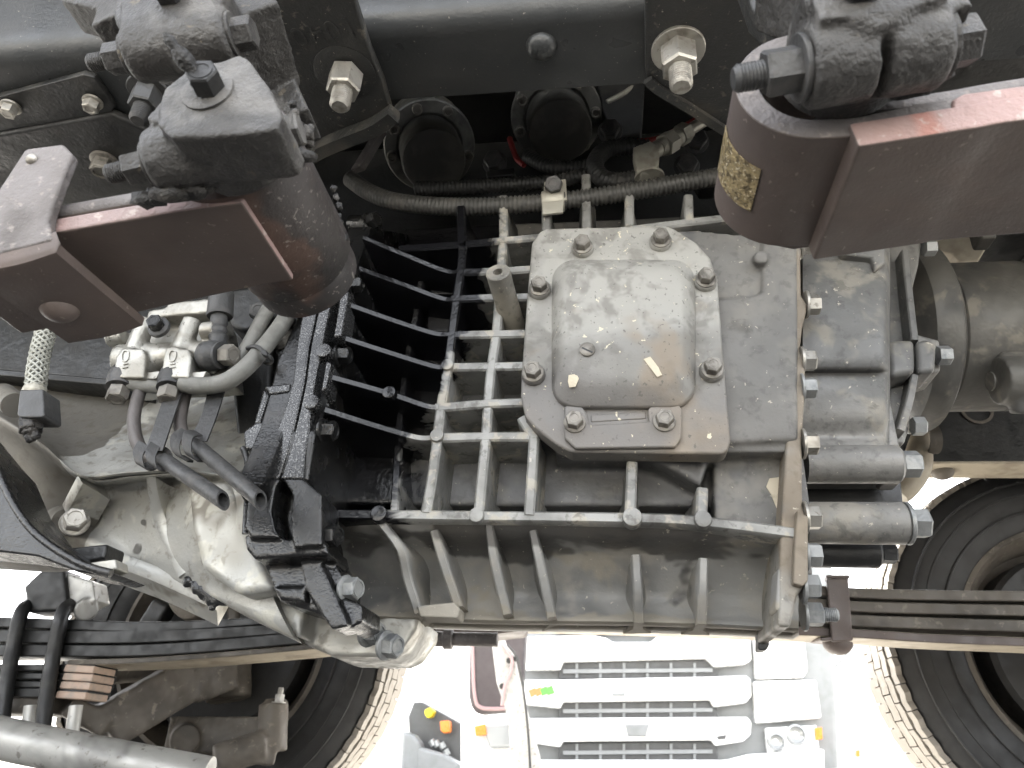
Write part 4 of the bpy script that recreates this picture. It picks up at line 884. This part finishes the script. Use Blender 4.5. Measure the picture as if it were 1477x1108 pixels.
fuse('elbow', [ppx([(913, 212), (938, 203), (952, 212), (950, 244), (925, 250), (918, 244)], .677, .024), cyl(uy(930, 226, .689), uy(962, 206, .695), 12*k)], .0018, M_brass, el, 3)
d = uy(1010, 178, .71)-uy(950, 215, .692); L = d.length; p = uy(950, 215, .692); dn = d.normalized()
pr = []
for i in range(5): pr += [(10.5*k, i*3*k), (12*k, (i*3+1)*k), (12*k, (i*3+2)*k)]
obj('thread', lathe(pr+[(10*k, 16*k)], p, d, 22), M_brass, el)
h = bolt('plain', p+dn*10*k, d, 30*k, M_brass, el, 'hex_nut'); obj('ferrule', lathe([(13*k, 30*k), (14*k, 32*k), (14*k, 44*k), (12*k, 46*k)], p, d, 24), M_brass, el)
bolt('plain', p+dn*44*k, d, 28*k, M_brass, el, 'hex_nut'); obj('pipe_end', cyl(p+dn*60*k, p+dn*110*k, 9*k), M_brass, el)
tb = thing('loose_bracket', uy(530, 210, .70), 'small bright metal strip hanging below the left bracket', 'bracket')
obj('strip', prism([uy(*q) for q in ((505, 245, .66), (540, 188, .64), (552, 186, .64), (520, 240, .66))], (.002, .012, .004)), M_dusty, tb, .001)
for x, y in ((520, 322), (532, 322)): pass
sb = thing('side_stud', uy(530, 322, .69), 'dark hex plug in the shadow above the slanting ribs', 'plug')
bolt('cup', uy(533, 322, .69), (.8, -.5, 0), .018, M_oilbolt, sb); obj('shank', cyl(uy(508, 322, .70), uy(532, 322, .69), .010), M_oilpaint, sb)

# ================================================================== ADDED BODY ABOVE, FAR RAIL
bf = thing('sky_block_floor', (0, 1.2, 1.12), 'dark truck body added above the frame rails to block the sky', 'truck body')
obj('sky_block_panel', box((0, 1.06, 1.16), (7.0, 1.72, .04)), M_dark, bf, .005)  # added to block the sky, near edge set by the light wanted below
obj('sun_block_box', box((0, 1.06, 1.70), (7.0, 1.70, 1.03)), M_white, bf, .02)  # out-of-frame mass added to keep the sun off the near side
for x in (-1.4, -.9, .9, 1.5): obj('added_cross_bearer', box((x, 1.06, 1.09), (.08, 1.6, .10)), M_dark, bf, .005)
FZ = .755
fr = thing('chassis_rail', (0, 1.52, FZ), 'far frame rail with pale underside and round hole, behind the drum', 'frame rail')
zr = uy(1400, 690, 1.6).z
obj('rail_web', box((0, 1.505, zr+.15), (7, .009, .30)), M_dark, fr, .001)
obj('rail_flange', box((0, 1.545, zr), (7, .088, .009)), M_cream, fr, .002)  # lit underside painted cream against the dark web
bolt('dome', V((uy(1360, 684, 1.545).x, 1.545, zr-.0046)), NZ, .045, M_axle, fr, 'rivet')
p = uy(1408, 592, 1.4995)
obj('web_hole_rim', lathe([(.030, 0), (.032, -.004), (.026, -.004), (.026, .004)], p, PY, 30, False), M_axle, fr)
tag(obj('hole_light', box(p+V((.003, .02, -.005)), (.004, .004, .045), Matrix.Rotation(R(-18), 3, 'Y')), M_white, fr), 'pale strip seen through the round hole')
hg = thing('far_hanger', uy(1318, 660, 1.35), 'tan curved spring hanger beside the far rail end', 'hanger')
obj('arm', tube([uy(*q) for q in ((1330, 628, 1.36), (1326, 650, 1.36), (1322, 675, 1.36), (1308, 700, 1.36), (1296, 716, 1.36))], lambda t: .017+.008*math.sin(t*3.1), 16, 8), M_cream, hg)
obj('cup_ring', lathe([(.022, 0), (.027, .0), (.027, .02), (.022, .02)], uy(1334, 634, 1.34), PX, 24, False), M_axle, hg)

# ================================================================== FAR LEAF SPRINGS
FY0, FY1 = 1.40, 1.475
fl_ = thing('leaf_spring', uy(60, 1000, 1.44), 'far left leaf spring stack held by black U bolts', 'leaf spring')
def fleaf(pts, th, parent, m=M_leafb, m2=None, y0=FY0, y1=FY1):
    return leaf('leaf', smoothprof([xz(x, y, y0) for x, y in pts], 6), th, y0, y1, m, m2, parent, .003)
k = mpp(uy(250, 930, FY0))
for pts, tp, m in (([(-150, 900), (60, 907), (220, 912), (420, 902), (560, 890)], 15, M_leafb), ([(-150, 923), (60, 928), (220, 927), (420, 914), (560, 902)], 19, M_leafb),
                   ([(-150, 945), (60, 947), (220, 946), (420, 930), (560, 915)], 17, M_leafb)):
    fleaf(pts, tp*k, fl_, m)
leaf('leaf', smoothprof([xz(x, y, FY0) for x, y in ((95, 960), (220, 956), (420, 940), (560, 924))], 6), 8*k, FY0, FY1+.03, M_cream, M_axle, fl_, .003)  # bottom leaf coloured cream to paint its lit underside
for i, (y, x1) in enumerate(((968, 136), (980, 134), (992, 130), (1006, 124))):
    fleaf([(-150, y-4), (0, y), (x1, y)], 9.5*k if i < 3 else 13*k, fl_, M_leafb, None)
    obj('leaf_end', ppx([(x1-42, y-10), (x1+1, y-7.5), (x1-2, y+3.6), (x1-46, y+1)], FY0-.004, .07), M_orange, fl_, .003)
for x in (18, 78):
    obj('u_bolt', tube([uy(*q) for q in ((x+28, 868, 1.47), (x+24, 872, 1.42), (x+12, 886, 1.385), (x, 940, 1.385), (x-10, 1000, 1.385), (x-16, 1050, 1.385))], .0135, 14, 8), M_black, fl_)
fuse('top_pad', [ppx([(34, 846), (60, 822), (92, 820), (98, 880), (40, 884)], 1.40, .06)], .004, M_leafb, fl_, 4)
fuse('bump_pad', [ppx([(94, 826), (134, 838), (138, 866), (100, 884)], 1.41, .05), cyl(uy(124, 880, 1.41), uy(124, 880, 1.46), .022)], .003, M_rod, fl_, 5)
fr2 = thing('leaf_spring', uy(1300, 900, 1.44), 'far right leaf spring with dark clip in front of right tyre', 'leaf spring')
k2 = mpp(uy(1300, 880, FY0))
for pts, tp in (([(1100, 852), (1226, 862), (1350, 866), (1540, 868), (2000, 872)], 15), ([(1100, 872), (1226, 882), (1350, 886), (1540, 890), (2000, 900)], 16), ([(1060, 890), (1226, 903), (1350, 908), (1540, 914), (2000, 930)], 17)):
    fleaf(pts, tp*k2, fr2, M_axle)
leaf('leaf', smoothprof([xz(x, y, FY0) for x, y in ((620, 903), (760, 905), (900, 908), (1100, 915), (1226, 920), (1350, 928), (1540, 936), (2000, 962))], 6), 13*k2, FY0, FY1, M_cream, M_spring, fr2, .003)  # ground bounce under the stack is put into the cream colour
obj('clip', ppx([(1192, 834), (1224, 834), (1231, 924), (1200, 926)], FY0-.012, .008), M_spring, fr2, .003)
obj('clip', prism([uy(*q) for q in ((1184, 925, FY0-.01), (1230, 921, FY0-.01), (1212, 932, FY1), (1168, 928, FY1))], (0, 0, .006)), M_spring, fr2, .002)
bolt('dome', uy(1208, 928, FY0+.02), NZ, .05, M_spring, fr2, 'rivet')
obj('clip_top', prism([uy(*q) for q in ((1192, 834, FY0-.012), (1226, 834, FY0-.012), (1222, 840, FY1), (1190, 840, FY1))], (0, 0, .006)), M_spring, fr2, .002)
# far front spring end under the sump
se = thing('spring_hanger', uy(700, 905, 1.3), 'brown spring end and pin below the gearbox sump', 'spring hanger')
obj('leaf_end', ppx([(596, 898), (760, 890), (752, 910), (700, 916), (640, 921), (604, 912)], 1.3, .08), M_spring, se, .004)
obj('pin', lathe([(.010, 0), (.012, .004), (.012, .06), (.016, .062), (.016, .075), (.011, .077), (.011, .15)], uy(588, 921, 1.25), uy(660, 922, 1.25)-uy(588, 921, 1.25), 22), M_dusty, se)

# ================================================================== AXLE, STEERING, WHEELS
ab = thing('axle_beam', uy(150, 1030, 1.5), 'dusty forged axle beam under the far left spring', 'axle')
fuse('beam', [bar(uy(-80, 1018, 1.46), uy(100, 1018, 1.46), .10, .035, PZ), bar(uy(100, 1018, 1.46), uy(155, 1050, 1.5), .09, .04, PZ), bar(uy(150, 1050, 1.5), uy(270, 980, 1.6), .07, .09, PZ), bar(uy(270, 980, 1.6), uy(330, 960, 1.68), .07, .10, PZ),
              bar(uy(150, 960, 1.62), uy(260, 950, 1.66), .05, .08, PZ), cyl(uy(330, 900, 1.72), uy(330, 1010, 1.72), .05)], .006, M_axle, ab, 5, .5, ((.03, .004),))
for x in (45, 110): obj('u_bolt_end', cyl(uy(x, 1018, 1.40), uy(x-8, 1070, 1.40), .012), M_rod, ab)
kn = thing('steering_knuckle', uy(340, 1080, 1.62), 'dusty steering arm with ball joint at the tie rod end', 'steering arm')
fuse('arm', [cyl(uy(310, 1098, 1.55), uy(380, 1075, 1.60), .03), bar(uy(350, 1080, 1.58), uy(395, 1085, 1.62), .05, .05, PZ), cyl(uy(395, 1015, 1.62), uy(392, 1085, 1.62), .030), cyl(uy(398, 1008, 1.62), uy(396, 1030, 1.62), .022), bar(uy(250, 1060, 1.68), uy(390, 1060, 1.68), .06, .07, PZ), cyl(uy(267, 1068, 1.62), uy(267, 1064, 1.66), .03)], .004, M_axle, kn, 4, .5, ((.02, .003),))
bolt('nut', uy(402, 1014, 1.60), PZ, .018, M_rod, kn, 'grease_nipple')
tr_ = thing('tie_rod', uy(100, 1090, 1.3), 'pale grey round tie rod crossing the lower left corner', 'tie rod')
obj('tube', tube([uy(-120, 1030, 1.28), uy(0, 1064, 1.30), uy(150, 1094, 1.33), uy(300, 1122, 1.36)], .033, 28, 6), M_rod, tr_)
bc = thing('brake_chamber', uy(265, 860, 1.7), 'tan round brake chamber in the dark behind the housing', 'brake chamber')
obj('can', lathe([(.03, 0), (.05, .004), (.062, .02), (.066, .05), (.066, .06), (.060, .064), (.060, .12)], uy(265, 862, 1.66), (.2, 1, .5), 32), M_axle, bc)
obj('bracket_leg', bar(uy(240, 870, 1.72), uy(190, 950, 1.72), .05, .05), M_black, bc, .01)
obj('bracket_leg', bar(uy(340, 860, 1.74), uy(342, 930, 1.74), .05, .03), M_axle, bc, .01)
def wheel(name, cx, cz, y0, label, sgn):
    t = thing(name, (cx, y0+.12, cz-.42), label, 'wheel', 'far side truck wheels'); ctr = V((cx, y0, cz))
    Rr = .415
    obj('tyre', lathe([(.245, .035), (.255, .018), (.275, .004), (.31, -.006), (.345, -.006), (.372, .0), (.392, .012), (.402, .022), (.403, .03), (.403, .21), (.395, .23), (.345, .25), (.255, .235), (.245, .2)], ctr, PY, 96, False), M_tyre, t, ang=50)
    for r_ in (.300, .338, .366): obj('sidewall_ring', lathe([(r_-.003, -.004), (r_-.0015, -.0085), (r_+.0015, -.0085), (r_+.003, -.004)], ctr, PY, 96, False), M_tyre, t)
    obj('rim', lathe([(.262, .030), (.262, .012), (.252, .010), (.244, .03), (.225, .06), (.222, .10), (.19, .12), (.17, .11), (.09, .10), (.085, .06), (0, .06)], ctr, PY, 72, False), M_axle, t)
    obj('brake_drum', lathe([(.205, .11), (.205, .03), (.195, .02), (.10, .02), (.09, -.02), (.05, -.025), (0, -.025)], ctr, PY, 60, False), M_tyre, t)
    # tread blocks, one mesh per rib row
    NB = 48; rows_ = ((.012, .042), (.048, .078), (.084, .126), (.132, .162), (.168, .205))
    for ri, (ya, yb) in enumerate(rows_):
        n = 3; vs = []; half = math.pi/NB*.955; fs = []
        for rad in (.400, Rr if 0 < ri < 4 else Rr-.003):
            for j in range(n+1):
                a = -half+2*half*j/n
                for yy in (ya, yb): vs.append(V((rad*math.cos(a)-.41, yy + .004*math.sin(a*90+ri), rad*math.sin(a))))
        m = (n+1)*2
        for j in range(n): q = j*2; fs += [(m+q, m+q+1, m+q+3, m+q+2), (q, q+2, m+q+2, m+q), (q+1, m+q+1, m+q+3, q+3)]
        fs += [(0, m, m+1, 1), (2*n, 2*n+1, m+2*n+1, m+2*n), tuple(range(0, 0))][:2]
        me = bpy.data.meshes.new('tread_block'); me.from_pydata([tuple(v) for v in vs], [], fs); me.materials.append(M_tread)
        for kk in range(NB):
            a = 2*math.pi*(kk+.5*(ri % 2)+.13*ri)/NB; c = V((math.cos(a), 0, math.sin(a)))
            o = link('tread_block', me, ctr+c*.41, t); o.rotation_euler = (0, -a, 0)
    return t
pL = uy(553, 950, 1.75); pR = uy(1291, 935, 1.75)
wheel('truck_wheel', pL.x-.408, .40, 1.75, 'far left truck tyre with pale tread, behind the clutch housing', 1)
wheel('truck_wheel', pR.x+.405, .43, 1.75, 'far right truck tyre with pale tread, behind the right leaf spring', -1)

# ================================================================== BACKGROUND: PARKED TRUCK AND YARD
WY = 6.0
wt = thing('parked_truck', uy(920, 1108, WY), 'white truck cab front parked behind, with three grille slots', 'truck')
def wp(name, pts, Y, dep, m, b=.01): return obj(name, ppx(pts, Y, dep), m, wt, b)
wp('cab_shell', [(748, 700), (1088, 700), (1200, 760), (1215, 1200), (745, 1200)], WY+.12, 1.6, M_bggrey, .05)
wp('windscreen', [(770, 720), (1075, 720), (1078, 893), (766, 893)], WY+.09, .05, M_bgdark, .02)
wp('grille_panel', [(756, 918), (855, 916), (874, 920), (884, 926), (938, 926), (948, 918), (1076, 914), (1082, 920), (1084, 952), (1076, 958), (1030, 962), (1018, 950), (812, 955), (808, 966), (756, 966)], WY, .10, M_white)
wp('grille_panel', [(756, 980), (812, 980), (1025, 976), (1076, 974), (1083, 980), (1084, 1004), (1076, 1014), (1030, 1020), (1024, 1010), (812, 1013), (808, 1022), (756, 1016)], WY, .10, M_white)
wp('grille_panel', [(756, 1036), (1078, 1034), (1084, 1042), (1083, 1060), (1072, 1070), (1032, 1076), (1026, 1068), (812, 1070), (808, 1078), (756, 1070)], WY, .10, M_white)
wp('bumper', [(750, 1096), (1050, 1096), (1080, 1088), (1190, 1080), (1190, 1190), (750, 1190)], WY-.06, .25, M_white, .02)
for y0, y1 in ((955, 978), (1013, 1035), (1072, 1096)):
    wp('grille_slot', [(806, y0), (1032, y0-3), (1036, y1), (806, y1+1)], WY+.06, .04, M_bgdark, .004)
    wp('grille_bar', [(812, (y0+y1)/2-1), (1028, (y0+y1)/2-3), (1028, (y0+y1)/2+3), (812, (y0+y1)/2+5)], WY+.035, .02, M_bggrey, .003)
    for i in range(6): wp('grille_fin', [(830+i*34, y0+1), (834+i*34, y0+1), (834+i*34, y1), (830+i*34, y1)], WY+.045, .02, M_bggrey, .002)
wp('corner_panel', [(1086, 914), (1160, 912), (1166, 966), (1160, 978), (1090, 980)], WY+.04, .3, M_white, .02)
wp('corner_panel', [(1086, 982), (1178, 980), (1186, 1036), (1090, 1044)], WY+.04, .3, M_white, .02)
for x, y, r in ((1120, 1070, 12), (1149, 1060, 14)):
    p = uy(x, y, WY); kk = mpp(p); h = obj('headlight', lathe([(r*kk, .08), (r*kk, 0), (r*.8*kk, -.01), (r*.75*kk, .02), (0, .04)], p, PY, 28), M_lamp, wt)
wp('headlight', [(1104, 1050), (1178, 1046), (1182, 1080), (1108, 1086)], WY+.03, .08, M_white, .01)
wp('turn_lamp', [(1176, 1050), (1186, 1049), (1187, 1066), (1177, 1068)], WY, .08, M_amber, .005)
wp('emblem', [(902, 1045), (936, 1045), (932, 1062), (906, 1062)], WY-.02, .04, M_bggrey, .006)
wp('hood_badge', [(882, 1000), (902, 999), (901, 1004), (884, 1004)], WY-.012, .02, M_bggrey, .003)
wp('maker_letters', [(1034, 1062), (1048, 1060), (1046, 1066), (1036, 1067)], WY-.008, .02, M_bgdark, .002)
for i, m in enumerate((M_redm, M_redm, M_green, M_green)):
    wp('logo_patch', [(762+i*8, 996-i), (772+i*8, 992-i*1.2), (776+i*8, 1000), (766+i*8, 1006-i)], WY-.006-.001*i, .008, m, .002)
wp('wiper_slot', [(800, 901), (1010, 899), (1010, 912), (800, 914)], WY+.02, .05, M_bggrey, .004)
wp('left_lamp', [(684, 1048), (700, 1044), (702, 1060), (686, 1062)], WY, .1, M_amber, .006)
wp('headlight', [(694, 1044), (742, 1042), (742, 1078), (706, 1080)], WY+.02, .1, M_lamp, .02)
wp('corner_panel', [(664, 1034), (748, 1030), (752, 1140), (664, 1140)], WY+.1, .3, M_white, .02)
mr = thing('wing_mirror', uy(715, 1025, 5.2), 'dark maroon wing mirror of the parked truck', 'mirror')
obj('shell', ppx([(677, 880), (760, 880), (752, 1016), (744, 1026), (690, 1031), (680, 1022), (676, 1005)], 5.2, .16), M_maroon, mr, .03, 4)
obj('edge_strip', tube([uy(x, y, 5.19) for x, y in ((681, 890), (682, 950), (685, 1005), (695, 1021), (728, 1022))], .012, 8, 6), M_mpink, mr)
ps = thing('mud_flap_post', uy(750, 1108, 4.6), 'weathered grey post with holes left of the parked cab', 'post')
obj('post', ppx([(706, 905), (722, 905), (730, 930), (742, 946), (746, 965), (756, 1010), (778, 1090), (784, 1140), (738, 1140), (733, 1040), (726, 1015), (716, 985)], 4.6, .05), M_post, ps, .012)
obj('rail_cable', tube([uy(x, y, 4.57) for x, y in ((732, 930), (744, 946), (750, 965), (757, 1010), (762, 1060), (766, 1130))], .007, 8, 8), M_black, ps)
obj('edge_bead', tube([uy(x, y, 4.58) for x, y in ((724, 930), (738, 950), (736, 970), (728, 990), (724, 1018))], .010, 8, 8), M_mpink, ps)
for x, y in ((734, 953), (724, 990), (744, 950)): obj('bolt_hole', cyl(uy(x, y, 4.595), uy(x, y, 4.63), .016, 14), M_black, ps)
lt = thing('utility_truck', uy(620, 1108, 7), 'white and black equipment truck seen past the left tyre', 'truck')
obj('body_side', ppx([(500, 560), (674, 560), (672, 1150), (500, 1150)], 7.3, .8), M_white, lt, .05)
obj('dark_bay', ppx([(589, 1034), (597, 1013), (608, 1013), (664, 1044), (665, 1150), (597, 1150)], 7.2, .09), M_bgdark, lt, .01)
for pts, m in (([(612, 1024), (620, 1020), (626, 1026), (622, 1034), (616, 1036), (612, 1030)], M_yellow), ([(634, 1040), (648, 1039), (648, 1056), (640, 1058), (635, 1054)], M_amber), ([(596, 940), (610, 940), (610, 948), (596, 948)], M_yellow)):
    obj('lamp', ppx(pts, 7.05 if pts[0][1] > 1000 else 7.26, .12 if pts[0][1] > 1000 else .03), m, lt, .012)
for pts in ([(580, 1054), (596, 1060), (606, 1072), (606, 1150), (576, 1150)], [(600, 1076), (640, 1088), (664, 1102), (664, 1150), (600, 1150)]): obj('step_box', ppx(pts, 6.9, .2), M_bggrey, lt, .03)
for x, y in ((622, 1068), (628, 1069), (636, 1072), (642, 1082)): obj('fitting', cyl(uy(x, y, 7.1), uy(x+4, y+8, 7.1), .03, 12), M_lamp, lt)
wb = thing('white_trailer', uy(1230, 1108, 8), 'white box body with slanting edge right of the parked cab', 'trailer')
obj('box_wall', ppx([(1190, 960), (1230, 920), (1300, 880), (1330, 880), (1330, 1100), (1215, 1110), (1200, 1100)], 8, 1.2), M_white, wb, .03)
obj('corner_trim', tube([uy(x, y, 7.97) for x, y in ((1176, 992), (1206, 960), (1232, 930))], .012, 8, 4), M_bggrey, wb)
obj('marker_lamp', ppx([(1168, 944), (1176, 942), (1177, 952), (1169, 953)], 7.9, .06), M_yellow, wb, .01)
obj('marker_lamp', ppx([(1236, 1082), (1241, 1082), (1241, 1092), (1236, 1092)], 7.9, .06), M_amber, wb, .01)
